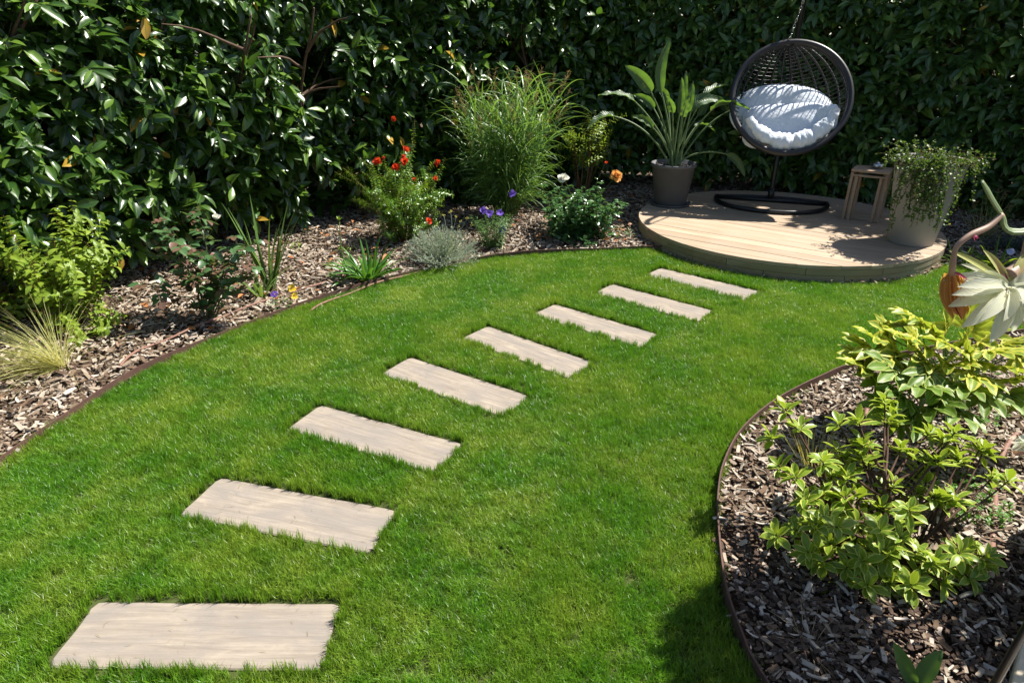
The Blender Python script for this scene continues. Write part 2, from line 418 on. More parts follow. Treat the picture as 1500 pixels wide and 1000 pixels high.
SLAB_NAMES = ['largest wood-grained stepping slab, last of the row and at the lower edge of the picture', 'second stepping slab from the picture\'s lower edge, pale timber look', 'third stepping slab from the picture\'s lower edge, with a swirling grey stain',
              'fourth stepping slab from the picture\'s lower edge, midway along the row', 'fourth stepping slab out from the round deck, beside the dry yellow turf patch', 'third stepping slab out from the round deck, pale timber look',
              'second stepping slab out from the round deck, greyish and narrow in view', 'small-looking stepping slab next to the round wooden deck, first of the row']
for i, (x, y, a) in enumerate(SL):
    g = Geo(); nx = 26; e = .004
    out = []
    for z, q in ((-.05, 0), (-e, 0), (0, e * 1.2)):
        w_, d_ = SLAB_W / 2 - q, SLAB_D / 2 - q; L = []
        for t in np.linspace(-1, 1, nx)[:-1]: L.append((t * w_, -d_))
        for t in np.linspace(-1, 1, 10)[:-1]: L.append((w_, t * d_))
        for t in np.linspace(1, -1, nx)[:-1]: L.append((t * w_, d_))
        for t in np.linspace(1, -1, 10)[:-1]: L.append((-w_, t * d_))
        L = np.array(L); L *= 1 - .028 * np.clip((np.abs(L[:, :1]) / w_ - .93) / .07, 0, 1) * np.clip((np.abs(L[:, 1:]) / d_ - .8) / .2, 0, 1); L += (.0055 * vnoise(np.c_[L, np.full(len(L), i * 5.)], 22, i))[:, None] * nrm(L)
        out.append(np.c_[L, np.full(len(L), z)])
    n = len(out[0]); V = np.vstack(out + [[[0, 0, 0]]]); j = np.arange(n); kk = (j + 1) % n
    g.add(V, np.vstack([np.stack([m * n + j, m * n + kk, (m + 1) * n + kk, (m + 1) * n + j], -1) for m in (0, 1)]), np.stack([2 * n + j, 2 * n + kk, np.full(n, 3 * n)], -1))
    o = build('stepping_slab', g, M['slab'], smooth=False); o.location = (x, y, .003); o.rotation_euler = (0, 0, a)
    tag(o, SLAB_NAMES[i], 'stepping stone', 'stepping slabs set into the lawn')

# ------------------------------------------------------------------ instanced ground cover
def unlinked(name, V, Q, T, A, mat, smooth=False):
    return bpy.data.objects.new(name, make_mesh(name, V, Q, T, A, mat, smooth))
def scatter(name, P, rot, scl, idx, sources):
    cl = bpy.data.collections.new(name + '_kinds')
    for i, s_ in enumerate(sources): s_.name = '%s_kind_%02d' % (name, i); cl.objects.link(s_)
    me = bpy.data.meshes.new(name); me.vertices.add(len(P)); me.vertices.foreach_set('co', np.ascontiguousarray(P, np.float32).ravel())
    for nm, typ, key, a in (('rot', 'FLOAT_VECTOR', 'vector', rot), ('scl', 'FLOAT_VECTOR', 'vector', scl), ('idx', 'INT', 'value', idx)):
        at = me.attributes.new(nm, typ, 'POINT'); at.data.foreach_set(key, np.ascontiguousarray(a, np.int32 if typ == 'INT' else np.float32).ravel())
    o = bpy.data.objects.new(name, me); col.objects.link(o)
    ng = bpy.data.node_groups.new(name + '_nodes', 'GeometryNodeTree')
    ng.interface.new_socket('Geometry', in_out='INPUT', socket_type='NodeSocketGeometry'); ng.interface.new_socket('Geometry', in_out='OUTPUT', socket_type='NodeSocketGeometry')
    N = ng.nodes.new; gi = N('NodeGroupInput'); go = N('NodeGroupOutput'); ip = N('GeometryNodeInstanceOnPoints'); ci = N('GeometryNodeCollectionInfo')
    ci.inputs['Collection'].default_value = cl; ci.inputs['Separate Children'].default_value = True; ci.inputs['Reset Children'].default_value = True
    def na(nm, t):
        q = N('GeometryNodeInputNamedAttribute'); q.data_type = t; q.inputs[0].default_value = nm; return q.outputs[0]
    er = N('FunctionNodeEulerToRotation'); L = ng.links.new
    L(na('rot', 'FLOAT_VECTOR'), er.inputs[0]); L(er.outputs[0], ip.inputs['Rotation']); L(na('scl', 'FLOAT_VECTOR'), ip.inputs['Scale']); L(na('idx', 'INT'), ip.inputs['Instance Index'])
    ip.inputs['Pick Instance'].default_value = True
    L(gi.outputs[0], ip.inputs['Points']); L(ci.outputs[0], ip.inputs['Instance']); L(ip.outputs[0], go.inputs[0])
    m = o.modifiers.new('scatter', 'NODES'); m.node_group = ng
    return o

# grass
def grass_mat(name, dry):
    k = NT(name); p = k.pos(); a = k.n('ShaderNodeAttribute', attribute_name='luv'); sep = k.n('ShaderNodeSeparateColor'); k.l(a.outputs['Color'], sep.inputs[0])
    rn = k.math('FRACT', k.math('ADD', sep.outputs[2], k.rand()))
    patch = k.noise(1.9, 5, .65, p); patch2 = k.noise(5., 3, .6, p)
    if dry: c = k.mix(rn, (.24, .24, .07), (.34, .31, .12))
    else:
        c = k.mix(rn, (.048, .172, .007), (.158, .355, .016)); c = k.mix(k.ramp(k.noise(26., 2, .5, p), [(.38, .55), (.56, 0.)]), c, (.028, .095, .006))
        c = k.mix(k.math('MULTIPLY', k.ramp(patch, [(.42, 0.), (.62, 1.)]), .85), c, (.28, .36, .040))
        c = k.mix(k.math('MULTIPLY', k.ramp(patch2, [(.5, 0.), (.7, 1.)]), .5), c, (.045, .165, .009))
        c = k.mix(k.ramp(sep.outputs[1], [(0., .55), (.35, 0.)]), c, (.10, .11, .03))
    b = k.bsdf(c, .38, .45); tr = k.n('ShaderNodeBsdfTranslucent'); k.l(k.mix(.55, c, (.20, .42, .015)) if not dry else c, tr.inputs[0])
    ms = k.n('ShaderNodeMixShader'); ms.inputs[0].default_value = .36; k.l(b.outputs[0], ms.inputs[1]); k.l(tr.outputs[0], ms.inputs[2])
    return k.done(ms)
M['grass'] = grass_mat('grass_blade', False); M['drygrass'] = grass_mat('dry_blade', True)
def tuft(n, rad, hmin, hmax, wid, mat, lean=.5):
    g = Geo()
    for _ in range(n):
        a = uni(0, 6.28); r = rad * math.sqrt(uni(0, 1)); b = np.array([r * math.cos(a), r * math.sin(a), -.006]); h = uni(hmin, hmax)
        d = nrm(np.array([rng.normal(0, lean), rng.normal(0, lean), 1.])); az = uni(0, 6.28); s_ = np.array([math.cos(az), math.sin(az), 0]) * wid * uni(.7, 1.3) / 2
        d2 = nrm(d + np.array([rng.normal(0, lean), rng.normal(0, lean), -.25])); m_ = b + d * h * .55; t_ = m_ + d2 * h * .45
        rv = uni(0, 1); A = np.array([[-1, 0, rv, 0], [1, 0, rv, 0], [1, .55, rv, 0], [-1, .55, rv, 0], [0, 1, rv, 0]])
        g.add([b - s_, b + s_, m_ + s_ * .85, m_ - s_ * .85, t_], [[0, 1, 2, 3]], [[3, 2, 4]], A)
    return unlinked('tuft', *g.arrays(), mat)
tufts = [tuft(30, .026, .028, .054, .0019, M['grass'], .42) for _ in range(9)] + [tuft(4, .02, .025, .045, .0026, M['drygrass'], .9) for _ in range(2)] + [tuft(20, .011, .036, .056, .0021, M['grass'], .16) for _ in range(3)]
lo, hi = np.array([-2.4, .45]), np.array([5., 5.6]); NG = 112000
P = uni(0, 1, (NG, 2)) * (hi - lo) + lo
u, v, fw = project(np.c_[P, np.zeros(NG)]); P = P[(u > -250) & (u < 1750) & (v < 1420)]
P = P[inside(P, LAWN)]
P = P[np.linalg.norm(P - DC, axis=1) > DR + .012]
for x, y, a in SL:
    d = P - [x, y]; lx = d[:, 0] * math.cos(a) + d[:, 1] * math.sin(a); ly = -d[:, 0] * math.sin(a) + d[:, 1] * math.cos(a)
    P = P[~((np.abs(lx) < SLAB_W / 2 + .003) & (np.abs(ly) < SLAB_D / 2 + .003))]
sd_ = np.full(len(P), 9.)
for x, y, a in SL:
    d = P - [x, y]; lx = np.abs(d[:, 0] * math.cos(a) + d[:, 1] * math.sin(a)) - SLAB_W / 2; ly = np.abs(-d[:, 0] * math.sin(a) + d[:, 1] * math.cos(a)) - SLAB_D / 2
    sd_ = np.minimum(sd_, np.maximum(lx, ly))
n = len(P); near_edge = np.minimum(poly_dist(P, EDGE_FAR), poly_dist(P, EDGE_NEAR))
big = 1 + .10 * vnoise(np.c_[P, np.zeros(n)], 22, 31) + .22 * vnoise(np.c_[P, np.zeros(n)], 4, 3) + np.where(near_edge < .06, .25, 0)
scl = np.stack([uni(.85, 1.15, n), uni(.85, 1.15, n), big * uni(.75, 1.15, n)], 1)
idx = np.where(uni(0, 1, n) < .018 + .12 * (vnoise(np.c_[P, np.zeros(n)], 3, 9) > .9), rng.integers(9, 11, n), rng.integers(0, 9, n))
idx = np.where(sd_ < .034, rng.integers(11, 14, n), idx)
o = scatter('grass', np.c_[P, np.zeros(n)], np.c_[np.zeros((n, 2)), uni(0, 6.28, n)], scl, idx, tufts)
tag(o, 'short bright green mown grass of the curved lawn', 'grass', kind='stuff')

# wood chips
k = NT('wood_chip'); rn = k.rand(); gr = k.noise(1., 4, .6, k.coord('Object', (8, 90, 60)))
c = k.ramp(rn, [(0., (.045, .028, .018)), (.2, (.13, .09, .058)), (.4, (.29, .235, .17)), (.65, (.47, .405, .32)), (.88, (.62, .565, .485)), (1., (.20, .115, .065))])
c = k.mix(k.math('MULTIPLY', gr, .75), c, (.13, .085, .055))
M['chip'] = k.done(k.bsdf(c, .85, .2, bump=gr, bstr=.5, bdist=.003))
M['darkchip'] = plain('damp_shade_chip', (.075, .050, .036), .9, .2, var=.6, scale=70, bump=.3)  # moist dark chips, with the bed's shade put into their colour as well
def chip(L, W_, H_, mat='chip'):
    g = Geo(); n = 5; V = []
    xs = np.linspace(-1, 1, n); bend = uni(-.12, .12)
    for i, x in enumerate(xs):
        ww = W_ * (.78 + .22 * (1 - abs(x) ** 3)) * uni(.8, 1.15); zz = bend * L * x * x
        V += [[x * L / 2, -ww / 2, zz - H_ / 2], [x * L / 2, ww / 2 + uni(-.1, .1) * W_, zz - H_ / 2], [x * L / 2, ww / 2, zz + H_ / 2 * uni(.4, 1)], [x * L / 2, -ww / 2, zz + H_ / 2]]
    Q = [[3, 2, 1, 0], [n * 4 - 4, n * 4 - 3, n * 4 - 2, n * 4 - 1]]
    for i in range(n - 1):
        for j in range(4): Q.append([i * 4 + j, i * 4 + (j + 1) % 4, i * 4 + 4 + (j + 1) % 4, i * 4 + 4 + j])
    g.add(V, Q); return unlinked('chip', *g.arrays(), M[mat])
def chips():
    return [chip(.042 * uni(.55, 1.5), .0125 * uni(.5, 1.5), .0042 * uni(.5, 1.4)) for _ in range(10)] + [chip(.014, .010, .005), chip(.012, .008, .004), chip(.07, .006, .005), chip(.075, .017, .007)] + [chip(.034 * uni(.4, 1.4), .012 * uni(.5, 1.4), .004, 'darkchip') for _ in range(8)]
def mulch(name, P, dens_h, label, sz=1.):
    n = len(P); idx = rng.integers(0, 14, n); idx = np.where((idx > 11) & (uni(0, 1, n) < .5), rng.integers(0, 10, n), idx)
    dk = uni(0, 1, n) < np.where((P[:, 0] > .6) & (P[:, 1] < 1.78 + .2 * vnoise(np.c_[P, P[:, :1] * 0], 3, 8)) & (P[:, 1] < 3), .72, .04); idx = np.where(dk, rng.integers(14, 22, n), idx)  # near end of the shrub bed gets mostly the shade-darkened chips
    rot = np.c_[rng.normal(0, .34, n), rng.normal(0, .26, n), uni(0, 6.28, n)]
    s_ = sz * uni(.7, 1.35, (n, 1)) * np.ones((1, 3))
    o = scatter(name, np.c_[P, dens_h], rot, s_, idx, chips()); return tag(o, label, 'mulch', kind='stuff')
def bed_points(lo, hi, n):
    P = uni(0, 1, (n, 2)) * (np.array(hi) - lo) + lo
    u, v, fw = project(np.c_[P, np.zeros(len(P))]); P = P[(u > -250) & (u < 1800) & (v < 1300)]
    P = P[~inside(P, LAWN)]; return P[np.linalg.norm(P - DC, axis=1) > DR - .05]
P = bed_points((-4.4, 1.4), (5.6, 8.6), 120000); P = P[(P[:, 1] > 4.0) | (P[:, 0] < 0)]
mulch('bark_mulch', P, .004 + uni(0, .028, len(P)) + .012 * vnoise(np.c_[P, P[:, :1] * 0], 3, 5), 'pale brown wood chips covering the border below the hedge')
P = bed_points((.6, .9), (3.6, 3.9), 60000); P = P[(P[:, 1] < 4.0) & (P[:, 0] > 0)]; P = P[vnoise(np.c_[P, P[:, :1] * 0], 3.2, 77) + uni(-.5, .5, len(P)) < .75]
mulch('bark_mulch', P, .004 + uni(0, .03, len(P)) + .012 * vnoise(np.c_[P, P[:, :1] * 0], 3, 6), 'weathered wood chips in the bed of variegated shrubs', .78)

# ------------------------------------------------------------------ round deck
BA = R(-36.)                                              # direction the boards run
M['deck'] = wood_mat('deck_board', (.31, .225, .145), (.45, .345, .24), 0, 2.2, 30, .7, (.36, .30, .235))
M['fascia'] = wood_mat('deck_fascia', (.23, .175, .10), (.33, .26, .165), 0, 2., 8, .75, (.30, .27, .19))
deck = thing('round_deck', 'low round wooden deck under the hanging egg chair, at the end of the stepping slabs', 'deck', (*DC, 0))
bw, gap = .142, .003; ca, sa = math.cos(BA), math.sin(BA)
nb = int(math.ceil(2 * DR / bw))
for i in range(nb):
    y0 = -DR + i * bw + (nb * bw - 2 * DR) * -.5 + gap / 2; y1 = y0 + bw - gap
    y0c, y1c = max(y0, -DR + .002), min(y1, DR - .002)
    if y1c - y0c < .01: continue
    ys = np.linspace(y0c, y1c, 14); rt = np.sqrt(DR ** 2 - ys ** 2)
    poly = np.vstack([np.c_[rt, ys], np.c_[-rt[::-1], ys[::-1]]])
    cy = (y0c + y1c) / 2; poly = poly - [0, cy]
    g = Geo(); pin = poly * [1, 1]; n = len(pin); e = .0025
    sgn = np.c_[np.zeros(n), np.where(np.arange(n) % n < 1, 0, 0)]
    lo_ = pin.copy(); top = pin * np.array([(np.abs(pin[:, 0]).max() - e) / np.abs(pin[:, 0]).max(), (y1c - y0c - 2 * e) / (y1c - y0c)])
    V = np.vstack([np.c_[lo_, np.full(n, DZ - .028)], np.c_[lo_, np.full(n, DZ - e)], np.c_[top, np.full(n, DZ)], [[0, 0, DZ]]]); j = np.arange(n); kk = (j + 1) % n
    g.add(V, np.vstack([np.stack([a * n + j, a * n + kk, (a + 1) * n + kk, (a + 1) * n + j], -1) for a in (0, 1)]), np.stack([2 * n + j, 2 * n + kk, np.full(n, 3 * n)], -1))
    o = build('deck_board', g, M['deck'], None, smooth=False); o.parent = deck; o.location = (-sa * cy, ca * cy, uni(-.0012, .0012)); o.rotation_euler = (0, 0, BA)
def band(name, a0, a1, r, th, z0, z1, mat, parent):
    an = np.linspace(a0, a1, 14); n = len(an); V = []
    for rr, z in ((r - th, z0), (r, z0), (r, z1), (r - th, z1)): V.append(np.c_[DC[0] + rr * np.cos(an), DC[1] + rr * np.sin(an), np.full(n, z)])
    V = np.vstack(V); j = np.arange(n - 1); Q = [np.stack([a * n + j, a * n + j + 1, b * n + j + 1, b * n + j], -1) for a, b in ((0, 1), (1, 2), (2, 3), (3, 0))]
    Q += [np.array([[0, n, 2 * n, 3 * n], [n - 1, 4 * n - 1, 3 * n - 1, 2 * n - 1]])]
    return build(name, Geo().add(V, np.vstack(Q)), mat, parent, smooth=False)
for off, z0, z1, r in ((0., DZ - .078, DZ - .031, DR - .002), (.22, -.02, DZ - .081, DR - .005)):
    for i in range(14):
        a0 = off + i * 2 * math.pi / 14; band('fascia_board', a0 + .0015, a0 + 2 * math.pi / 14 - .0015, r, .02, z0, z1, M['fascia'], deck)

M['hedgetwig'] = plain('hedge_twig', (.10, .11, .04), .7, .3, var=.4)
# ------------------------------------------------------------------ laurel hedges
leafv = [unit_leaf(pf, 4, f, c_, wv) for pf, f, c_, wv in (('oval', .3, .18, .02), ('obov', .4, .3, .03), ('lance', .25, .1, 0), ('oval', .45, .42, .04), ('obov', .3, .2, -.03))]
leafi = [unit_leaf('lance', 2, .3, .2), unit_leaf('lance', 2, .4, .35)]
def hedge(label, line, height, zlow, nshoot, ninner, seed, size=.12, hole=.0, thick=.95, tops=None):
    line = smooth_line(line, 80); seg = np.r_[0, np.cumsum(np.linalg.norm(np.diff(line, axis=0), axis=1))]
    T = nrm(np.gradient(line, axis=0)); Nn = np.stack([T[:, 1], -T[:, 0]], 1)            # towards the garden
    root = thing('laurel_hedge', label, 'hedge', (*line[40], 0)); LV = Leaves()
    def at(s_):
        return np.stack([np.interp(s_, seg, line[:, i]) for i in (0, 1)], 1), nrm(np.stack([np.interp(s_, seg, Nn[:, i]) for i in (0, 1)], 1))
    s_ = uni(0, seg[-1], nshoot); z = zlow + (height - zlow) * uni(0, 1, nshoot) ** .9
    p, nn = at(s_); q = np.c_[p, z]
    top = (np.interp(p[:, 0], *tops) if tops else height) + .14 * vnoise(q * [1, 1, 0], 2., seed + 7)
    lump = .20 * vnoise(q, 1.7, seed) + .08 * vnoise(q, 5., seed + 1)
    low = zlow + .18 + .25 * vnoise(np.c_[p, p[:, :1] * 0], 1.3, seed + 2)
    ok = (z > low) & (z < top) & (vnoise(q, 2.6, seed + 4) > -1.0 + hole)
    p, nn, z, q, lump = p[ok], nn[ok], z[ok], q[ok], lump[ok]; m = len(p)
    dep = lump - .28 * uni(0, 1, m) ** 1.3 - np.maximum(z - height + .35, 0) * .5 + .10 * np.minimum(z, 1.) - .1
    B = np.c_[p + nn * dep[:, None], z]; N3 = np.c_[nn, np.zeros(m)]
    gt = Geo()
    for i in range(m):
        d = nrm(N3[i] * uni(.4, 1.) + np.array([0, 0, uni(-.25, .8)]) + rng.normal(0, .45, 3)); ln = uni(.10, .24); nl = rng.integers(6, 11)
        c_ = curve(B[i], d, ln, .3, 3); gt.tube(np.vstack([B[i] - d * .12, c_]), np.linspace(.0036, .0014, 5), 4, False); tt = uni(.15, 1., nl); P_ = along(c_, tt)
        rad = rdir(nl); rad = nrm(rad - d * (rad @ d)[:, None])
        D = nrm(d * uni(.3, .9, (nl, 1)) + rad * .8 + np.array([0, 0, -.28]) + N3[i] * .15)
        U = nrm(np.array([0, 0, .70]) + N3[i] * .75 + rng.normal(0, .30, (nl, 3)))
        L = size * uni(.62, 1.18, nl) * (1.0 - .25 * (tt > .9)); LV.add(P_, D, U, L, L * uni(.32, .43, nl))
    # shaded inner leaves that close the hedge
    s_ = uni(0, seg[-1], ninner); p, nn = at(s_); z = uni(zlow * .8, height, ninner); dd = (-.42 if seed < 5 else -.3) - uni(0, 1, ninner) ** .8 * thick
    zl = zlow + .1 + .2 * vnoise(np.c_[p, p[:, :1] * 0], 1.3, seed + 2); ok = (z > zl) & (z < (np.interp(p[:, 0] + nn[:, 0] * dd, *tops) if tops else height) - .12); p, nn, z, dd = p[ok], nn[ok], z[ok], dd[ok]; m = len(p)
    Lg = size * uni(.9, 1.5, m); LV.add(np.c_[p + nn * dd[:, None], z], rdir(m) * [1, 1, .7], rdir(m) + [0, 0, .4], Lg, Lg * .48, 0)
    LV.finish(root, M['laurel'] if seed < 5 else M['laurel2'], leafv, 300, 'leaf', 'foliage', 12, leafi, 11)
    build('twigs', gt, M['twig'] if seed > 5 else M['hedgetwig'], root)['kind'] = 'stuff'
    # trunks and limbs inside
    ntr = int(seg[-1] / .75)
    for i in range(ntr):
        s0 = (i + uni(.2, .8)) * seg[-1] / ntr; p, nn = at(np.array([s0])); g = Geo(); b = np.r_[p[0] - nn[0] * uni(.5, .8), -.03]
        tr = curve(b, (rng.normal(0, .18), rng.normal(0, .18), 1), height * .9, 0, 9, .09); g.tube(tr, np.linspace(.045, .012, len(tr)) * uni(.5, .9), 8)
        for _ in range(9):
            q0 = along(tr, [uni(.12, .9)])[0]; dd_ = np.r_[nn[0] * uni(-.4, .5) + rng.normal(0, .6, 2), uni(.2, .9)]
            lb = curve(q0, dd_, uni(.4, .9), 0, 5, .12); g.tube(lb, np.linspace(.014, .004, len(lb)), 5, False)
        build('trunk', g, M['bark'], root)
    return root, at, seg
h1 = hedge('tall glossy laurel hedge along the border with the rose and pomegranate, sunlit leaves', [(-3.9, 1.6), (-3.4, 3.2), (-2.75, 4.55), (-2.0, 5.65), (-.95, 6.6), (.2, 7.3), (1.35, 7.85)], 2.5, .0, 3700, 26000, 1, .158, hole=.42)
h2 = hedge('dense dark laurel hedge standing in shade behind the round deck and egg chair', [(.75, 8.05), (1.6, 7.78), (2.6, 7.42), (3.7, 6.98), (4.7, 6.4), (5.5, 5.5), (6.2, 4.3)], 3.4, .0, 4600, 30000, 21, .152, hole=.0, tops=([.7, 2.2, 2.9, 3.5, 4.0, 4.5, 5.5], [2.5, 2.5, 3.0, 2.8, 2.3, 3.0, 2.6]))

# ------------------------------------------------------------------ hanging egg chair on its stand
M['blackmetal'] = plain('black_powder_coat', (.010, .010, .012), .38, .5, var=.2, scale=60)
M['rattan'] = plain('black_rattan', (.016, .015, .017), .42, .5, var=.3, scale=80)
M['steel'] = plain('bright_steel', (.55, .56, .58), .25, .5, 1., var=.15)
BC = np.array([2.58, 6.46])                                # centre of the stand's floor ring
stand = thing('chair_stand', 'black tubular stand with a D-shaped floor ring and curved pole carrying the egg chair', 'chair stand', (*BC, DZ))
yawc = math.atan2(-BC[1], -BC[0]) + .05                    # the chair faces the camera side
fx = np.array([math.cos(yawc), math.sin(yawc), 0]); sx = np.array([-fx[1], fx[0], 0])     # forward, and to the chair's own left-hand side in the picture's right
B3 = np.array([*BC, DZ + .022])
ring = []
for a in np.linspace(-math.pi / 2, math.pi / 2, 36): ring.append(B3 + sx * .53 * math.sin(a) * 1. + fx * (.52 * math.cos(a) ** .8 - .12 if math.cos(a) > 0 else -.12))
for t in np.linspace(1, -1, 14)[1:-1]: ring.append(B3 + sx * .53 * t + fx * (-.12 - .10 * (1 - t * t)))
build('floor_ring', Geo().ring(ring, .021, 12), M['blackmetal'], stand)
build('cross_bar', Geo().tube([B3 - sx * .50 - fx * .10, B3 + sx * .50 - fx * .10], .018, 10), M['blackmetal'], stand)
PB = B3 - fx * .12
pole = smooth_line([PB, PB + [0, 0, .35], PB - fx * .10 + [0, 0, .85], PB - fx * .13 + [0, 0, 1.3], PB - fx * .02 + [0, 0, 1.72], PB + fx * .17 + [0, 0, 1.93], PB + fx * .34 + [0, 0, 1.93]], 40)
build('pole', Geo().tube(pole, .024, 12), M['blackmetal'], stand)
build('pole_sleeve', Geo().tube([PB, PB + [0, 0, .12]], .031, 14), M['blackmetal'], stand)
HOOK = pole[-1] - [0, 0, .03]
build('hook', Geo().ring(HOOK + np.stack([np.cos(np.linspace(0, 6.2, 14)) * .028] * 1, 1) * fx * 1 + np.stack([np.sin(np.linspace(0, 6.2, 14)) * .03], 1) * np.array([0, 0, 1.]), .006, 6), M['steel'], stand)

# basket: a bowl whose rim is a circle tilted towards the sky
RC = pt(1158, 143, 6.22); RR = 82 * ((RC[1] * _c - (RC[2] - EYE) * _s)) / FPX
tocam = nrm(np.array([0, 0, EYE]) - RC); N0 = nrm(tocam + np.array([.16, -.02, .40])); R0 = nrm(np.cross([0, 0, 1.], N0)); U0 = np.cross(N0, R0)
def ck(x, y, z):
    """chair coordinates: right, up in the rim's plane, out of the rim (rim radius 1)"""
    return RC + RR * (np.multiply.outer(x, R0) + np.multiply.outer(y, U0) + np.multiply.outer(z, N0))
chair = thing('egg_chair', 'round black rattan egg chair hanging over the deck, open towards the lawn', 'hanging chair', RC - U0 * RR * .9)
an = np.linspace(0, 2 * math.pi, 73)[:-1]
build('rim', Geo().ring(ck(np.cos(an), np.sin(an), 0 * an), .026, 10), M['rattan'], chair)
build('inner_rim', Geo().ring(ck(np.cos(an) * .985, np.sin(an) * .985, 0 * an - .085), .013, 8), M['rattan'], chair)
DEPTH = .86
def bowl(th, ph):
    """th 0 at the rim .. 1 at the pole of the weave near the top; ribs run from the hanging point round the back to the bottom"""
    return np.stack([np.cos(ph) * np.cos(th), np.sin(ph) * np.cos(th), -DEPTH * np.sin(th)], -1)
# ribs: meridians that all start at the top knot K and fan out over the bowl
TOPA = R(97)
def rib_curve(lam, n=30):
    """great-arc-like rib through the top of the rim and the bottom, lam in -90..90 turning from one side of the rim to the other"""
    t = np.linspace(0.02, .985, n) * math.pi
    y = np.cos(t); s_ = np.sin(t)
    x = s_ * np.sin(lam); z = -s_ * np.cos(lam) * DEPTH
    ct, st = math.cos(TOPA - math.pi / 2), math.sin(TOPA - math.pi / 2)
    return ck(x * ct - y * st, x * st + y * ct, z)
lams = np.linspace(-78, 78, 13)
for l in lams:
    build('rib', Geo().tube(rib_curve(R(l)), .0095, 7), M['rattan'], chair)
# weave: thin strands across the ribs, laid closer towards the bottom
g = Geo(); ct, st = math.cos(TOPA - math.pi / 2), math.sin(TOPA - math.pi / 2)
for t in np.r_[np.linspace(.08, .50, 19), np.linspace(.53, .97, 22)] * math.pi:
    lam = np.linspace(-math.pi / 2, math.pi / 2, 40); y = np.full(40, math.cos(t)); s_ = math.sin(t)
    wob = 1 + .012 * np.cos(lam * 12 * 180 / 156 + (t * 40 // 1) * math.pi)
    x = s_ * np.sin(lam) * wob; z = -s_ * np.cos(lam) * DEPTH * wob
    P_ = ck(x * ct - y * st, x * st + y * ct, z)
    g.tube(P_, .0052, 4, False)
    if t > .78 * math.pi: g.tube(P_ + [0, 0, .008], .0042, 4, False)
o = build('weave', g, M['rattan'], chair); o['kind'] = 'stuff'
KNOT = ck(np.array(math.cos(TOPA)), np.array(math.sin(TOPA)), np.array(-.02))
build('top_binding', Geo().tube([KNOT - R0 * .05, KNOT + R0 * .05], .032, 10), M['rattan'], chair)
nl = max(6, int(np.linalg.norm(HOOK - KNOT) / .027))
for i in range(nl):
    c_ = KNOT + (HOOK - [0, 0, .03] - KNOT) * ((i + .5) / nl); d = nrm(HOOK - KNOT); x_ = nrm(np.cross(d, [0, 1, 0])); y_ = np.cross(d, x_); q = x_ if i % 2 else y_
    aa = np.linspace(0, 2 * math.pi, 13)[:-1]
    build('chain_link', Geo().ring(c_ + np.outer(np.cos(aa), d) * .019 + np.outer(np.sin(aa), q) * .010, .0035, 5), M['steel'] if i % 3 else M['blackmetal'], chair)

# cushions
k = NT('cushion_cloth'); nz = k.noise(6, 4, .55, k.coord('Object')); fine = k.noise(900, 2, .5, k.pos())
M['cushion'] = k.done(k.bsdf(k.mix(nz, (.66, .69, .73), (.76, .80, .84)), .9, .15, bump=k.math('ADD', k.math('MULTIPLY', nz, 2.5), k.math('MULTIPLY', fine, .1)), bstr=.55, bdist=.03))
def puff(name, label, ctr, axes, size, bulge, lobes=0, n=44, pw=2.6, seed=0, crease=.05):
    """soft cushion: superellipse outline, pillowed, with gathered creases"""
    ctr = np.asarray(ctr); X, Y, Z = axes; th = np.linspace(0, 2 * math.pi, n + 1)[:-1]; rr = np.linspace(0, 1, 13)
    V = []; 
    for side in (1, -1):
        for r in rr:
            c_, s_ = np.cos(th), np.sin(th); k_ = (np.abs(c_) ** pw + np.abs(s_) ** pw) ** (-1 / pw)
            x = c_ * k_ * r; y = s_ * k_ * r
            h = (1 - r ** 2.6) ** .55 * bulge
            h = h * (1 + (.0 if not lobes else -.38 * np.exp(-(((x * lobes / 2 + .5) % 1) - .5) ** 2 / .006) * r ** 0.5))
            wr = crease * bulge * np.sin(th * 9 + seed + 2 * np.sin(th * 3)) * r ** 3 * (1 - r ** 8) + .10 * bulge * vnoise(np.stack([x * 2, y * 2, x * 0 + side], -1), 1.6, seed)
            V.append(ctr + np.multiply.outer(x * size[0] / 2, X) + np.multiply.outer(y * size[1] / 2, Y) + np.multiply.outer(side * (h + (wr if r < .999 else wr * 0)), Z))
    V = np.vstack(V); m = len(rr); Q = []
    j = np.arange(n); kk = (j + 1) % n
    for i in range(m - 1): Q.append(np.stack([i * n + j, (i + 1) * n + j, (i + 1) * n + kk, i * n + kk], -1)); b = m * n; Q.append(np.stack([b + i * n + j, b + i * n + kk, b + (i + 1) * n + kk, b + (i + 1) * n + j], -1))
    o = build(name, Geo().add(V, np.vstack(Q)), M['cushion'], loc=ctr)
    c_, s_ = np.cos(th), np.sin(th); k_ = (np.abs(c_) ** pw + np.abs(s_) ** pw) ** (-1 / pw)
    build('piping', Geo().ring(ctr + np.multiply.outer(c_ * k_ * size[0] / 2, X) + np.multiply.outer(s_ * k_ * size[1] / 2, Y), .0045, 6), M['cushion'], o)
    return tag(o, label, 'cushion', 'pale cushions in the egg chair')
def rotax(X, Y, Z, a):
    return X * math.cos(a) + Y * math.sin(a), Y * math.cos(a) - X * math.sin(a), Z
f1 = lambda *a: ck(*[np.array(float(x)) for x in a])
Zu = np.array([0, 0, 1.]); b1 = nrm(tocam + Zu * .30); xb = nrm(np.cross(Zu, b1)); yb = np.cross(b1, xb)
puff('back_cushion', 'pale grey rounded back cushion with a seam, rising behind the others in the egg chair', pt(1143, 166, RC[1] + .20), (xb, yb, b1), (.90, .52, 0), .095, 2, seed=3, pw=2.2)
b2 = nrm(tocam + Zu * .42 + R0 * .05); xb = nrm(np.cross(Zu, b2)); yb = np.cross(b2, xb); xr, yr, _ = rotax(xb, yb, b2, .09)
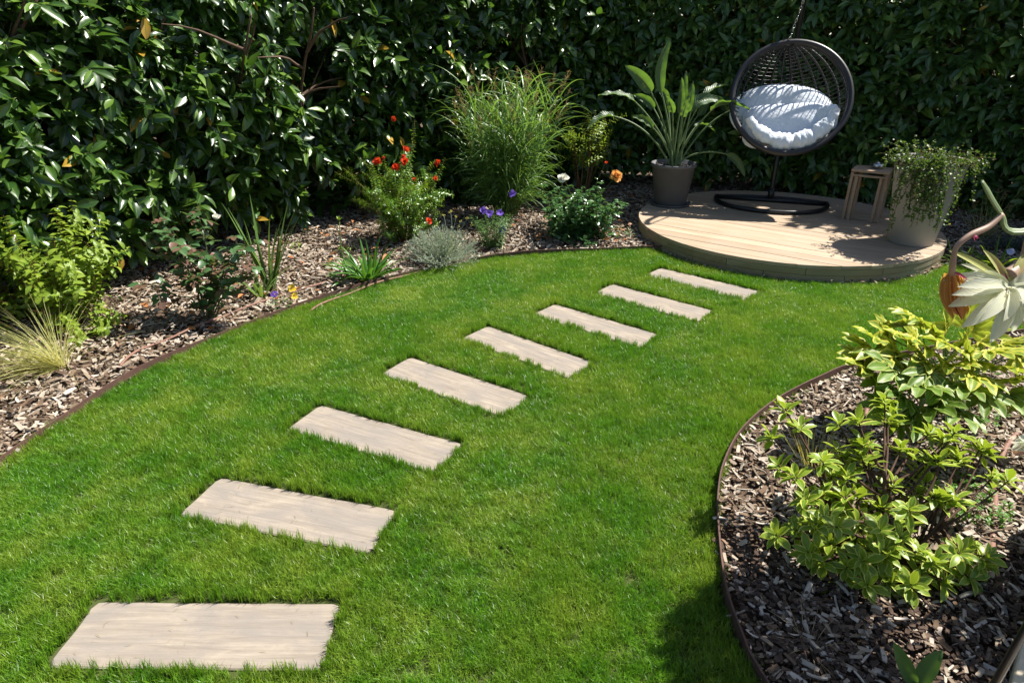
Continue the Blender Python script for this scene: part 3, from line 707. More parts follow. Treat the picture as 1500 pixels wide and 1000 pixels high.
puff('scatter_cushion', 'pale grey square cushion with a pointed corner, leaning in the middle of the egg chair', pt(1150, 184, RC[1] + .06), (xr, yr, b2), (.74, .42, 0), .075, 0, seed=5, pw=4.5)
# seat pad: a gathered crescent along the lower rim
th = np.linspace(R(212), R(344), 60); V = []; nn = 16
for i, a in enumerate(th):
    t = i / 59; env = math.sin(math.pi * min(max(t, .03), .97)) ** .35; gath = 1 - .22 * abs(math.sin(t * math.pi * 5)) ** 12
    ra = .17 * env * gath; c0 = np.array([math.cos(a) * .80, math.sin(a) * .80 + .02, -.06 + .10 * abs(2 * t - 1) ** 2])
    rad = np.array([math.cos(a), math.sin(a), 0])
    for j in range(nn):
        b = j / nn * 2 * math.pi; wr = 1 + .07 * math.sin(i * 1.9 + j * .8) + .05 * math.sin(i * .7 - j * 1.7)
        V.append(c0 + (rad * math.cos(b) * ra * .95 + np.array([0, 0, 1.]) * math.sin(b) * ra * .75) * wr)
V = np.array(V); i = np.arange(59)[:, None] * nn; j = np.arange(nn)[None]; kk = (j + 1) % nn
g = Geo().add(ck(V[:, 0], V[:, 1], V[:, 2]), np.stack([i + j, i + kk, i + nn + kk, i + nn + j], -1).reshape(-1, 4))
o = build('seat_cushion', g, M['cushion'], loc=f1(0, -.8, 0)); tag(o, 'pale gathered seat pad curling along the lower rim of the egg chair', 'cushion', 'pale cushions in the egg chair')
b3 = nrm(U0 * .9 + N0 * .35 - R0 * .3); 
puff('floor_cushion', 'pale flat pad lying in the bottom of the egg chair under the gathered pad', f1(0, -.66, -.42), (R0, nrm(np.cross(b3, R0)), b3), (1.0 * RR, .8 * RR, 0), .09 * RR, 0, seed=9, pw=2.2)
b4 = nrm(N0 - R0 * .7 + U0 * .1); puff('side_cushion', 'small pale cushion corner standing at the egg chair\'s side by the planter', f1(.66, -.30, -.16), (nrm(np.cross(U0, b4)), U0, b4), (.40 * RR, .46 * RR, 0), .10 * RR, 0, seed=12, pw=4)

# ------------------------------------------------------------------ pot with the bird of paradise
M['darkpot'] = plain('dark_plastic_pot', (.105, .108, .112), .5, .4, var=.25, scale=9, bump=.1)
M['gravel'] = None
PC = gp(981, 299, DZ); PC[2] = DZ
sau = Geo().lathe(PC + [0, 0, .002], [(.001, 0), (.185, 0), (.205, .022), (.199, .022), (.182, .006), (.001, .006)], 48)
tag(build('pot_saucer', sau, M['darkpot'], loc=PC), 'black round saucer under the dark pot of the bird of paradise', 'saucer')
pot = thing('plant_pot', 'dark grey round plastic pot on the deck holding the bird of paradise', 'plant pot', PC + [0, 0, .009])
P0 = PC + [0, 0, .009]
build('body', Geo().lathe(P0, [(.001, .0), (.150, .0), (.157, .006), (.205, .365), (.219, .367), (.221, .392), (.216, .398), (.206, .396), (.200, .36), (.001, .35)], 64), M['darkpot'], pot)
k = NT('pot_pebbles'); vo = k.n('ShaderNodeTexVoronoi'); vo.inputs['Scale'].default_value = 55; k.l(k.pos(), vo.inputs['Vector'])
M['pebbles'] = k.done(k.bsdf(k.mix(.75, (.16, .11, .08), vo.outputs['Color'], 'MULTIPLY'), .85, .2, bump=vo.outputs['Distance'], bstr=1., bdist=.02))
g = Geo()
for _ in range(230):
    a = uni(0, 6.28); r = .19 * math.sqrt(uni(0, 1)); c_ = P0 + [r * math.cos(a), r * math.sin(a), .357 + uni(0, .012)]
    s3 = uni(.006, .016); g.box(c_, (s3 * uni(.8, 1.6), s3, s3 * .7), uni(0, 3), s3 * .2)
o = build('pebble_topping', g, plain('pebble', (.11, .08, .065), .85, .2, var=.7, scale=45), pot); o['kind'] = 'stuff'
M['strel'] = leaf_mat('strelitzia_leaf', (.065, .125, .050), (.105, .175, .065), .42, .45, .28, (.22, .42, .03), rib=(.16, .22, .08), veins=95.)
M['strelstalk'] = plain('strelitzia_stalk', (.10, .155, .06), .5, .4, var=.3)
ST = P0 + [0, 0, .35]
strel = thing('bird_of_paradise', 'tall bird of paradise plant with grey-green paddle leaves in the dark pot', 'plant', ST)
y0 = PC[1]
# (blade foot px, tip px, depth offsets of foot and tip, width, roll)
SLV = [((969, 136), (983, 57), -.02, .05, .105, .2), ((954, 136), (915, 96), -.10, -.20, .13, .9), ((931, 150), (876, 140), -.05, -.12, .085, .3), ((958, 160), (927, 139), .10, .16, .09, .5), ((901, 171), (861, 190), -.02, -.10, .10, .9),
       ((956, 187), (925, 171), -.12, -.25, .085, .6), ((995, 169), (999, 113), .05, .08, .075, .2), ((1007, 165), (1015, 119), -.05, -.02, .075, .3), ((1000, 160), (1005, 103), .12, .2, .07, .1), ((1030, 145), (1068, 125), .2, .35, .10, .9),
       ((1012, 163), (1062, 148), .0, .05, .13, .6), ((1041, 163), (1098, 161), -.10, -.22, .12, 1.), ((1075, 160), (1123, 154), .2, .3, .06, .5), ((1018, 187), (1048, 194), .12, .2, .085, .8), ((1064, 226), (1091, 260), -.12, -.18, .075, .6),
       ((978, 150), (962, 127), .2, .3, .08, .3), ((1000, 172), (1010, 143), -.15, -.2, .075, .5), ((985, 165), (975, 140), -.18, -.26, .08, .6), ((1022, 170), (1040, 140), .22, .3, .085, .6)]
for q, ((u0, v0), (u1, v1), d0, d1, wd, roll) in enumerate(SLV):
    a = pt(u0, v0, y0 + d0); b = pt(u1, v1, y0 + d1); f0 = ST + [uni(-.05, .05), uni(-.05, .05), -.01]
    arc = 6 * (v0 > 165) * .012 + .05
    mid = f0 * .45 + a * .55; mid[:2] = f0[:2] * .62 + a[:2] * .38; mid[2] += .04 + (abs(u0 - 981) > 60) * .10
    stalk = bez(f0, mid, a, 12); D = b - a; Ln = np.linalg.norm(D); D = D / Ln; T_ = nrm(stalk[-1] - stalk[-2])
    n = 12; t = np.linspace(0, 1, n + 1); ctrl = a + T_ * Ln * .45; spine = bez(a, ctrl, b, n + 1)
    Tn = nrm(np.gradient(spine, axis=0)); up = nrm(np.array([0, 0, 1.]) * (1 - .8 * abs(D[2])) + nrm(np.array([0, 0, EYE]) - a) * (.4 + abs(D[2])))
    side = nrm(np.cross(Tn, up)); side = nrm(side * math.cos(roll * .5) + np.cross(side, Tn) * math.sin(roll * .5) * (1 if q % 2 else -1)); nm = np.cross(side, Tn)
    w_ = wd * np.maximum(np.sin(np.pi * np.clip(t, 0, 1) ** .72) ** .62, .03); V = []; A = []
    fold = uni(.35, .75)
    for i in range(n + 1):
        for s_ in (-1, -.5, 0, .5, 1):
            rip = .010 * math.sin(i * 1.7 + s_ * 2 + q) * abs(s_)
            V.append(spine[i] + side[i] * s_ * w_[i] / 2 * (1 - .12 * abs(s_) * fold) + nm[i] * (abs(s_) ** 1.3 * w_[i] / 2 * fold + rip)); A.append([s_, t[i] * 1., 0, 0])
    Q = [[i * 5 + j, i * 5 + j + 1, i * 5 + 6 + j, i * 5 + 5 + j] for i in range(n) for j in range(4)]
    lf = build('leaf', Geo().add(V, Q, None, A), M['strel'], strel)
    build('stalk', Geo().tube(np.vstack([stalk, spine[1:9]]), np.r_[np.linspace(.011, .0065, 12), np.linspace(.006, .002, 8)], 7), M['strelstalk'], lf)

# ------------------------------------------------------------------ side table and its metal bowl
M['teak'] = wood_mat('teak', (.31, .215, .14), (.42, .31, .21), 0, 7, 60, .65, (.33, .27, .22))
TL, TR_ = gp(1236, 321, DZ), gp(1281, 327, DZ)
tx = nrm(TR_ - TL); ty = np.array([-tx[1], tx[0], 0]); tyaw = math.atan2(tx[1], tx[0]); TW = np.linalg.norm(TR_ - TL) + .05; TD = .27; TH = .45
TC = (TL + TR_) / 2 + ty * TD / 2; TC[2] = DZ
table = thing('side_table', 'small square teak side table with double slatted legs on the round deck', 'side table', TC)
def tb(name, cx, cy, cz, sx_, sy_, sz_):
    return build(name, Geo().box(TC + tx * cx + ty * cy + [0, 0, cz], (sx_, sy_, sz_), tyaw, .003), M['teak'], table, smooth=False)
for i in range(3): tb('top_slat', 0, (i - 1) * TD / 3, TH - .011, TW, TD / 3 - .006, .022)
for s_ in (-1, 1):
    for fb in (-1, 1):
        for off in (.014, .056): tb('leg', s_ * (TW / 2 - off), fb * (TD / 2 - .016), (TH - .024) / 2 - (.018 if off > .03 else 0), .023, .034, TH - .024 - (.036 if off > .03 else 0))
    tb('foot_rail', s_ * (TW / 2 - .029), 0, TH - .05, .015, TD - .07, .04)
for fb in (-1, 1):
    tb('apron', 0, fb * (TD / 2 - .016), TH - .051, TW - .118 + .078, .030, .018)
TB = TC + tx * .03 + ty * .03 + [0, 0, TH + .001]
bowl_ = thing('metal_ashtray', 'small shiny round metal ashtray on the teak side table', 'ashtray', TB)
build('bowl', Geo().lathe(TB, [(.001, 0), (.036, 0), (.052, .012), (.056, .026), (.050, .040), (.040, .044), (.038, .040), (.001, .036)], 32), M['steel'], bowl_)
build('lid_knob', Geo().lathe(TB + [0, 0, .04], [(.012, -.006), (.020, .004), (.011, .013), (.001, .016)], 20), M['steel'], bowl_)

# ------------------------------------------------------------------ tall planter with a trailing vine
k = NT('planter_fibre_clay'); nz = k.noise(2.5, 5, .6, k.coord('Object')); f2 = k.noise(150, 2, .6, k.pos()); st_ = k.noise(1., 3, .5, k.coord('Object', (9, 9, 1.2)))
c = k.mix(nz, (.26, .25, .235), (.35, .338, .318)); c = k.mix(k.ramp(st_, [(.5, 0.), (.8, .35)]), c, (.22, .20, .18))
M['planter'] = k.done(k.bsdf(c, .85, .2, bump=f2, bstr=.12, bdist=.003))
LC = gp(1333, 354, DZ); LC[2] = DZ; LH = .665
planter = thing('tall_planter', 'tall tapered taupe planter at the deck\'s edge with a trailing small-leaved vine', 'planter', LC)
build('body', Geo().lathe(LC, [(.001, 0), (.160, 0), (.166, .006), (.252, LH - .004), (.254, LH), (.246, LH + .002), (.238, LH - .006), (.232, LH - .05), (.001, LH - .055)], 72), M['planter'], planter)
build('soil_surface', Geo().lathe(LC + [0, 0, LH - .05], [(.231, 0), (.15, .012), (.001, .02)], 40), M['soil'], planter)
M['vine'] = leaf_mat('vine_leaf', (.045, .10, .022), (.10, .17, .035), .45, .25, .2, (.2, .35, .03), odd=(.03, (.40, .36, .05)))
M['vinestem'] = plain('vine_stem', (.10, .055, .03), .7, .2)
VT = LC + [0, 0, LH - .03]
vine = thing('trailing_vine', 'trailing wire vine with tiny glossy leaves spilling over the taupe planter', 'plant', VT)
LV = Leaves(); g = Geo()
vl = [unit_leaf('round', 2, .3, .2), unit_leaf('oval', 2, .2, .3)]
for i in range(270):
    a = uni(0, 6.28); r = .25 * math.sqrt(uni(0, 1)); p0 = VT + [r * math.cos(a), r * math.sin(a), 0]
    left = math.cos(a - R(200)); front = math.cos(a - R(235))
    if i < 190: d = np.array([math.cos(a) * .8, math.sin(a) * .6, uni(.5, 1.3)]); ln = uni(.08, .24); dr = uni(.6, 2.4)
    else:
        a = R(236) + rng.normal(0, .30); p0 = VT + [.236 * math.cos(a), .252 * math.sin(a), .04]; d = np.array([math.cos(a), math.sin(a), .55]); ln = uni(.15, .60) * (1 if uni(0, 1) < .8 else 1.25); dr = 4.6
    c_ = curve(p0, d, ln, dr, 9, .16)
    # keep strands outside the pot
    h_ = np.clip((c_[:, 2] - LC[2]) / LH, 0, 1); rad = c_[:, :2] - LC[:2]; rl = np.linalg.norm(rad, axis=1); mn = .166 + .086 * h_ + .012
    lowm = (c_[:, 2] < LC[2] + LH) & (rl < mn) & (np.arange(10) > 1); c_[lowm, :2] = LC[:2] + rad[lowm] / rl[lowm, None] * mn[lowm, None]; c_[:, 2] = np.maximum(c_[:, 2], LC[2] + .02)
    g.tube(c_, .0014, 3, False); m = max(5, int(ln / .0105)); tt = uni(.05, 1, m)
    L = uni(.014, .025, m); LV.add(along(c_, tt), rdir(m) + [0, 0, .15], rdir(m) + [0, 0, .8], L, L * .85)
o = build('stems', g, M['vinestem'], vine); o['kind'] = 'stuff'
LV.finish(vine, M['vine'], vl, 0)
# wire loop and a yellow bloom in the planter
WL = LC + [-.19, -.17, LH]
tag(build('wire_loop', Geo().tube(bez(WL + [-.07, 0, -.05], WL + [.01, .0, .16], WL + [.10, -.02, -.14], 14), .0035, 6), plain('grey_cable', (.30, .29, .28), .5), loc=WL), 'thin grey cable looped over the rim of the taupe planter', 'cable')

# ------------------------------------------------------------------ border plants
def top_z(u, vb, vt):
    return pt(u, vt, gp(u, vb)[1])[2]
def colr(name, c, c2=None, trans=.3, rough=.55): return leaf_mat(name, c, c2 or c, rough, .25, trans, tuple(min(1, x * 1.2) for x in (c2 or c)))
petal_v = [unit_leaf('petal', 4, .35, .25), unit_leaf('petal', 4, .2, -.15, .03)]
def blossom(ctr, face, n, L, W, open_=.9, rows=1, tw=0., ruffle=.1):
    """petals round an axis -> (P, D, U, L, W) arrays"""
    face = nrm(face); x = nrm(np.cross(face, [.3, .2, 1.])); y = np.cross(face, x); P = []; D = []; U = []; LL = []
    for r in range(rows):
        o_ = open_ * (1 - r / max(rows, 1) * .85)
        for i in range(n):
            a = (i + .5 * r + uni(-.1, .1)) / n * 2 * math.pi + tw; rad = x * math.cos(a) + y * math.sin(a)
            d = nrm(rad * math.sin(o_ * math.pi / 2) + face * math.cos(o_ * math.pi / 2) + rng.normal(0, ruffle, 3)); P.append(ctr + rad * L * .04); D.append(d); U.append(nrm(face * math.sin(o_ * math.pi / 2) - rad * math.cos(o_ * math.pi / 2)))
            LL.append(L * (1 - .22 * r / max(rows, 1)) * uni(.9, 1.1))
    return np.array(P), np.array(D), np.array(U), np.array(LL), np.array(LL) / L * W
def flower(root, name, ctr, face, n, L, W, mat, open_=.9, rows=1, eye=None, ruffle=.1):
    P, D, U, LL, WW = blossom(np.asarray(ctr), face, n, L, W, open_, rows, uni(0, 6), ruffle); B = bases(D, U, LL, WW); g = Geo()
    for i in range(len(P)):
        v_, q_, a_ = petal_v[i % 2]; A = a_.copy(); A[:, 2] = uni(0, 1); g.add(v_ @ B[i].T + P[i], q_, None, A)
    o = build(name, g, mat, root)
    if eye is not None: build('flower_eye', Geo().lathe(np.asarray(ctr), [(.001, -.2 * W), (.16 * L, -.05 * L), (.17 * L, .1 * L), (.001, .2 * L)], 10), eye, o)
    return o
def stems_leaves(g, LV, base, n, h, spread, L, W, gap, pairs=True, lean=(0, 0, 0), rad=.05, r=.003, wob=.10, droop=.3, up=.35, bare=.15, side=0, hv=.35, frond=0):
    for i in range(n):
        a = i * 2.4 + uni(-.4, .4); s_ = math.sqrt((i + .5) / n) * spread; d = np.array([math.cos(a) * s_, math.sin(a) * s_, 1.]) + lean
        b = np.asarray(base) + [math.cos(a) * rad * uni(.2, 1), math.sin(a) * rad * uni(.2, 1), 0]; ln = h * uni(1 - hv, 1.05)
        c_ = curve(b, d, ln, droop * s_, 8, wob); g.tube(c_, np.linspace(r, r * .35, len(c_)), 5, False); lines = [(c_, bare)]
        for _ in range(side):
            q0 = uni(max(bare, .25), .8); p_ = along(c_, [q0])[0]; sb = curve(p_, nrm(d) * .6 + rdir() * .8 + [0, 0, .2], ln * uni(.18, .42), droop, 5, wob); g.tube(sb, np.linspace(r * .55, r * .25, len(sb)), 4, False); lines.append((sb, .12))
        for c_, b0 in lines:
            ln_ = np.linalg.norm(np.diff(c_, axis=0), axis=1).sum(); tt = np.arange(b0, 1.001, gap / ln_); P = along(c_, tt); T = nrm(np.gradient(c_, axis=0)); Tt = np.stack([np.interp(tt, np.linspace(0, 1, len(c_)), T[:, k]) for k in range(3)], 1)
            for m in range(len(tt)):
                ph = (m * (math.pi / 2) if pairs else m * 2.4) + uni(-.3, .3); x = nrm(np.cross(Tt[m], [.2, .1, .9])); y = np.cross(Tt[m], x)
                for s2 in ((1, -1) if pairs else (1,)):
                    rd = (x * math.cos(ph) + y * math.sin(ph)) * s2; D = nrm(rd + Tt[m] * up + [0, 0, -.1]); l_ = L * uni(.65, 1.15) * (1 - .45 * (tt[m] > .93))
                    LV.add(P[m], D, nrm(Tt[m] + np.array([0, 0, .8]) + rng.normal(0, .25, 3)), l_, l_ * W)
                    if frond:      # compound leaf: leaflets along a little stalk
                        for f_ in range(1, frond):
                            pp = P[m] + D * l_ * .55 * f_; sd = nrm(np.cross(D, [0, 0, 1.]))
                            for s3 in (1, -1): LV.add(pp, nrm(D * .6 + sd * s3), nrm(np.array([0, 0, 1.]) + rng.normal(0, .3, 3)), l_ * .85, l_ * .85 * W)
def strap_leaves(root, mat, base, n, L, W, spread=.8, droop=1.2, name='leaf', dirs=None, rad=.03, seg=9, fold=.5, stuff=False, lv=.3):
    gs = Geo()
    for i in range(n):
        a = i * 2.4 + uni(-.4, .4); s_ = spread * math.sqrt((i + .7) / n)
        d = np.array([math.cos(a) * s_, math.sin(a) * s_, 1.]) if dirs is None else np.asarray(dirs[i % len(dirs)], float) + rng.normal(0, .05, 3)
        b = np.asarray(base) + [math.cos(a) * rad * uni(0, 1), math.sin(a) * rad * uni(0, 1), 0]; c_ = curve(b, d, L * uni(1 - lv, 1.08), droop * uni(.4, 1.2), seg, .03)
        T = nrm(np.gradient(c_, axis=0)); h = nrm(np.array([math.cos(a), math.sin(a), 0]) if dirs is None else np.array([d[0], d[1], 0]) + 1e-4); sd = nrm(np.cross(T, h + np.array([0, 0, .02]))); sd = nrm(np.where(np.abs(sd).sum(1, keepdims=True) < .1, [[1, 0, 0]], sd)); nm = np.cross(sd, T); t = np.linspace(0, 1, seg + 1)
        w_ = W * uni(.75, 1.2) * np.minimum(1, .55 + t * 2) * np.maximum((1 - t ** 2.6), .04); rv = uni(0, 1)
        V = np.stack([c_ - sd * w_[:, None] / 2 + nm * (w_ * fold * .5)[:, None], c_, c_ + sd * w_[:, None] / 2 + nm * (w_ * fold * .5)[:, None]], 1).reshape(-1, 3)
        A = np.stack([np.tile([-1, 0, 1], seg + 1), np.repeat(t, 3), np.full(3 * seg + 3, rv), np.zeros(3 * seg + 3)], 1)
        Q = [[k * 3 + j, k * 3 + j + 1, k * 3 + 4 + j, k * 3 + 3 + j] for k in range(seg) for j in (0, 1)]
        if stuff: gs.add(V, Q, None, A)
        else: build(name, Geo().add(V, Q, None, A), mat, root)
    if stuff: o = build(name, gs, mat, root); o['kind'] = 'stuff'; return o

ov = [unit_leaf('oval', 4, .3, .25), unit_leaf('oval', 4, .45, .4, .02), unit_leaf('oval', 4, .2, .1)]
ov2 = [unit_leaf('oval', 2, .3, .25), unit_leaf('oval', 2, .4, .1)]
ln2 = [unit_leaf('lance', 2, .3, .2), unit_leaf('lance', 2, .2, .5)]

# yellow-green shrub
M['lime'] = leaf_mat('lime_leaf', (.13, .215, .018), (.24, .33, .03), .45, .35, .32, (.35, .50, .03), rib=(.22, .30, .06))
M['redtwig'] = plain('red_twig', (.16, .065, .035), .7, .25)
b = gp(118, 470); r_ = thing('lime_shrub', 'airy yellow-green leafy shrub at the hedge\'s foot beside the feathery grass tuft', 'shrub', b); g = Geo(); LV = Leaves()
stems_leaves(g, LV, b, 24, top_z(120, 470, 318) * 1.12, .62, .062, .48, .030, True, (-.05, -.1, 0), .10, .0032, .07, .3, .3, .15, 2)
stems_leaves(g, LV, b + [-.35, .1, 0], 16, .5, .7, .056, .48, .030, True, (-.2, -.1, 0), .10, .003, .07, .3, .3, .1, 2)
stems_leaves(g, LV, b + [.18, -.22, 0], 11, .33, .9, .052, .48, .028, True, (.25, -.2, 0), .08, .0025, .07, .8, .3, .1, 1)
build('stems', g, M['redtwig'], r_)['kind'] = 'stuff'; LV.finish(r_, M['lime'], ov, 300, cell=9, minpx=8)

# feathery grass
M['feather'] = leaf_mat('feather_grass', (.22, .26, .07), (.45, .42, .18), .5, .25, .3)
b = gp(92, 540); r_ = thing('feather_grass', 'fine feathery pale grass tuft leaning over the wood chips, below the lime shrub', 'grass tuft', b)
dirs = [nrm([rng.normal(-.55, .45), rng.normal(-.1, .45), uni(.25, 1.)]) for _ in range(260)]
strap_leaves(r_, M['feather'], b, 260, .50, .0028, 1, .9, 'blades', dirs, .03, 7, 0, True)
strap_leaves(r_, M['feather'], b, 60, .5, .0035, 1, .5, 'flat_blades', [nrm([-1, rng.normal(-.25, .25), uni(.02, .25)]) for _ in range(60)], .03, 7, 0, True)

# bronze-leaved rose
M['roseleaf'] = leaf_mat('rose_leaf', (.045, .11, .038), (.085, .165, .055), .35, .5, .2, odd=(.34, (.15, .075, .055)), rib=(.06, .11, .05))
M['rosestem'] = plain('rose_stem', (.075, .09, .03), .6, .3, var=.4)
M['white'] = colr('white_petal', (.74, .72, .62), (.80, .80, .72), .25); M['cream'] = colr('cream_petal', (.74, .70, .52), None, .25)
M['peach'] = colr('peach_petal', (.72, .42, .24), (.78, .52, .34)); M['orange'] = colr('orange_petal', (.78, .34, .06), (.80, .46, .14)); M['red'] = colr('scarlet_petal', (.62, .045, .014), (.74, .09, .02)); M['violet'] = colr('violet_petal', (.13, .06, .42), (.22, .12, .56)); M['yellow'] = colr('yellow_petal', (.78, .52, .03), (.80, .62, .12)); M['darkeye'] = plain('dark_eye', (.09, .03, .02)); M['gold'] = plain('gold_eye', (.6, .36, .03))
b = gp(312, 468); r_ = thing('rose_bush', 'leggy rose bush with dark bronze-tipped leaves and one white bud, in front of the hedge', 'rose bush', b); g = Geo(); LV = Leaves()
for (u, v, dy) in ((222, 325, .1), (290, 300, .15), (262, 360, -.1), (345, 345, .1), (372, 352, -.05), (285, 405, -.15), (220, 418, -.2), (330, 372, 0), (300, 335, .2), (250, 335, 0), (360, 385, -.1), (235, 350, .1)):
    tip = pt(u, v, b[1] + dy); c_ = bez(b + [uni(-.04, .04), uni(-.04, .04), 0], b * .5 + tip * .5 + [uni(-.05, .05), 0, .06], tip, 9); c_[1:-1] += rng.normal(0, .012, (7, 3)); g.tube(c_, np.linspace(.0055, .002, 9), 6, False)
    for t in np.r_[uni(.3, .8, 6), [.84, .89, .94, 1.]]:
        p_ = along(c_, [t])[0]; D = nrm(rdir() * [1, 1, .4] + [0, 0, .15]); l_ = uni(.046, .066); sd = nrm(np.cross(D, [0, 0, 1.])); U = nrm(np.array([0, 0, 1.]) + rng.normal(0, .3, 3))
        q_ = p_ + D * .06; g.tube([p_, q_], .0012, 4, False); LV.add(q_, D, U, l_ * 1.1, l_ * .75)
        for s2 in (1, -1):
            for f_ in (.35, .85): LV.add(p_ + D * .06 * f_, nrm(D * .5 + sd * s2), U, l_, l_ * .66)
build('stems', g, M['rosestem'], r_)['kind'] = 'stuff'; LV.finish(r_, M['roseleaf'], ov, 300, cell=6, minpx=8)
q = pt(317, 321, b[1]); build('flower_stalk', Geo().tube(bez(pt(303, 350, b[1]), pt(312, 340, b[1]), q, 6), .002, 5), M['rosestem'], r_); flower(r_, 'rose_bud', q, (.2, -.4, .8), 5, .035, .032, M['white'], .35, 3)

# sword-leaved plant, small second clump
M['sword'] = leaf_mat('sword_leaf', (.08, .16, .04), (.14, .23, .06), .4, .4, .3)
b = gp(390, 432); r_ = thing('sword_leaf_plant', 'upright clump of grey-green sword leaves between the bronze rose and the pansies', 'plant', b)
strap_leaves(r_, M['sword'], b + [0, .08, 0], 18, .66, .032, dirs=[(-.30 + .05 * i + uni(-.1, .1), uni(-.1, .1), .9) for i in range(16)], droop=.45, fold=.35)
strap_leaves(r_, M['sword'], b + [-.02, -.05, 0], 12, .34, .026, .8, 1., fold=.35)

# pansies
b = gp(412, 452); r_ = thing('pansy', 'low pansies with yellow and cream blooms at the bark\'s edge near the sword leaves', 'flowers', b); g = Geo(); LV = Leaves()
stems_leaves(g, LV, b, 12, .10, 1., .028, .5, .018, False, rad=.07, r=.0015, droop=.8, bare=.05)
for (u, v, mt, s_) in ((397, 443, 'cream', .030), (427, 422, 'yellow', .030), (431, 433, 'yellow', .028), (402, 431, 'violet', .026)):
    q = pt(u, v, b[1] + uni(-.04, .04)); g.tube(bez(b + [uni(-.03, .03), 0, 0], (b + q) / 2 + [0, 0, .03], q, 6), .0014, 4, False); flower(r_, 'flower', q, nrm(np.array([.05, -.75, .6])), 5, s_, s_ * 1.05, M[mt], .92, 1, M['darkeye'] if mt != 'violet' else M['gold'])
build('stems', g, M['greenstem'], r_)['kind'] = 'stuff'; LV.finish(r_, M['sword'], ov2, 0)

# agapanthus
M['aga'] = leaf_mat('agapanthus_leaf', (.045, .145, .02), (.085, .21, .03), .32, .5, .22)
b = gp(540, 412); r_ = thing('agapanthus', 'low fountain of broad strap leaves with one tall green-budded stalk at the lawn\'s edge', 'plant', b)
strap_leaves(r_, M['aga'], b, 44, .35, .034, 1.0, 1.0, fold=.45, rad=.05); strap_leaves(r_, M['aga'], b + [-.12, -.02, 0], 10, .26, .026, 1.1, 1.1, fold=.45, rad=.03)
q = pt(497, 322, b[1]); build('bud_stalk', Geo().tube(bez(b + [-.13, 0, 0], b + [-.2, 0, .2], q, 8), .0035, 6), M['greenstem'], r_); flower(r_, 'bud', q - [0, 0, .01], (0, 0, 1.), 7, .04, .014, M['lime'], .35, 2)

# pomegranate
M['pom'] = leaf_mat('pomegranate_leaf', (.065, .16, .013), (.125, .245, .022), .32, .5, .28, (.28, .46, .02), odd=(.05, (.20, .20, .03)))
b = gp(592, 352); hz_ = top_z(592, 352, 215); r_ = thing('pomegranate_shrub', 'bright green twiggy pomegranate shrub dotted with scarlet flowers', 'shrub', b); g = Geo(); LV = Leaves()
stems_leaves(g, LV, b, 24, hz_, .48, .036, .40, .011, True, rad=.10, r=.004, wob=.13, droop=.3, bare=.10, side=6)
stems_leaves(g, LV, b, 14, .36, 1.0, .034, .40, .011, True, rad=.10, r=.003, wob=.13, droop=.5, bare=.2, side=3)
stems_leaves(g, LV, b + [-.05, .05, 0], 2, top_z(575, 345, 165), .14, .036, .4, .02, True, rad=.05, r=.004, wob=.05, bare=.45, side=2)
build('stems', g, M['twig'], r_)['kind'] = 'stuff'; LV.finish(r_, M['pom'], ln2, 0)
for (u, v, s_) in ((594, 219, .036), (593, 230, .03), (593, 237, .042), (580, 246, .042), (553, 237, .042), (642, 239, .034), (638, 262, .026), (628, 324, .034), (607, 263, .022), (596, 355, .03), (563, 232, .02), (578, 175, .03)):
    flower(r_, 'flower', pt(u, v, b[1] - uni(.05, .2)), nrm(np.array([rng.normal(0, .4), -.7, .4])), 6, s_, s_ * .9, M['red'], .62, 2, ruffle=.22)

# santolina
M['sant'] = leaf_mat('santolina_leaf', (.26, .32, .25), (.38, .44, .36), .7, .15, .15)
b = gp(645, 386); hz_ = top_z(645, 386, 326); r_ = thing('santolina', 'rounded silver-grey needle-leaved cushion bush at the curved lawn edge', 'bush', b); g = Geo(); LV = Leaves()
for i in range(330):
    d = nrm(rng.normal(0, 1, 3) * [1, 1, .8] + [0, 0, .75]); d[2] = abs(d[2]) * .98 + .02; ln = hz_ * uni(.90, 1.03) * (1 - .12 * d[2]); c_ = curve(b + rng.normal(0, .03, 3) * [1, 1, 0], d, ln, -.25, 5, .05); g.tube(c_, .0012, 3, False)
    tt = uni(.3, 1, 30); D = nrm(d + rdir(30) * .9 + [0, 0, .1]); LV.add(along(c_, tt), D, rdir(30), uni(.014, .024, 30), .0056)
build('stems', g, M['sant'], r_)['kind'] = 'stuff'; LV.finish(r_, M['sant'], [unit_leaf('blade', 2, .2, .1)], 0)
b2 = gp(663, 372); r_ = thing('curry_plant', 'wispy dry flower stems standing behind the silver-grey cushion bush', 'plant', b2); g = Geo(); LV = Leaves()
for (u, v) in ((660, 310), (668, 318), (675, 325), (685, 320), (692, 330), (650, 316), (640, 330), (672, 332)):
    q = pt(u, v, b2[1]); c_ = bez(b2 + [uni(-.04, .04), 0, 0], (b2 + q) / 2 + [uni(-.02, .02), 0, .05], q, 8); g.tube(c_, .0016, 4, False); LV.add(q + rng.normal(0, .006, (9, 3)), rdir(9) + [0, 0, .6], rdir(9), .014, .008)
build('stems', g, M['sant'], r_)['kind'] = 'stuff'; LV.finish(r_, M['feather'], ov2, 0, rest='seed_heads')

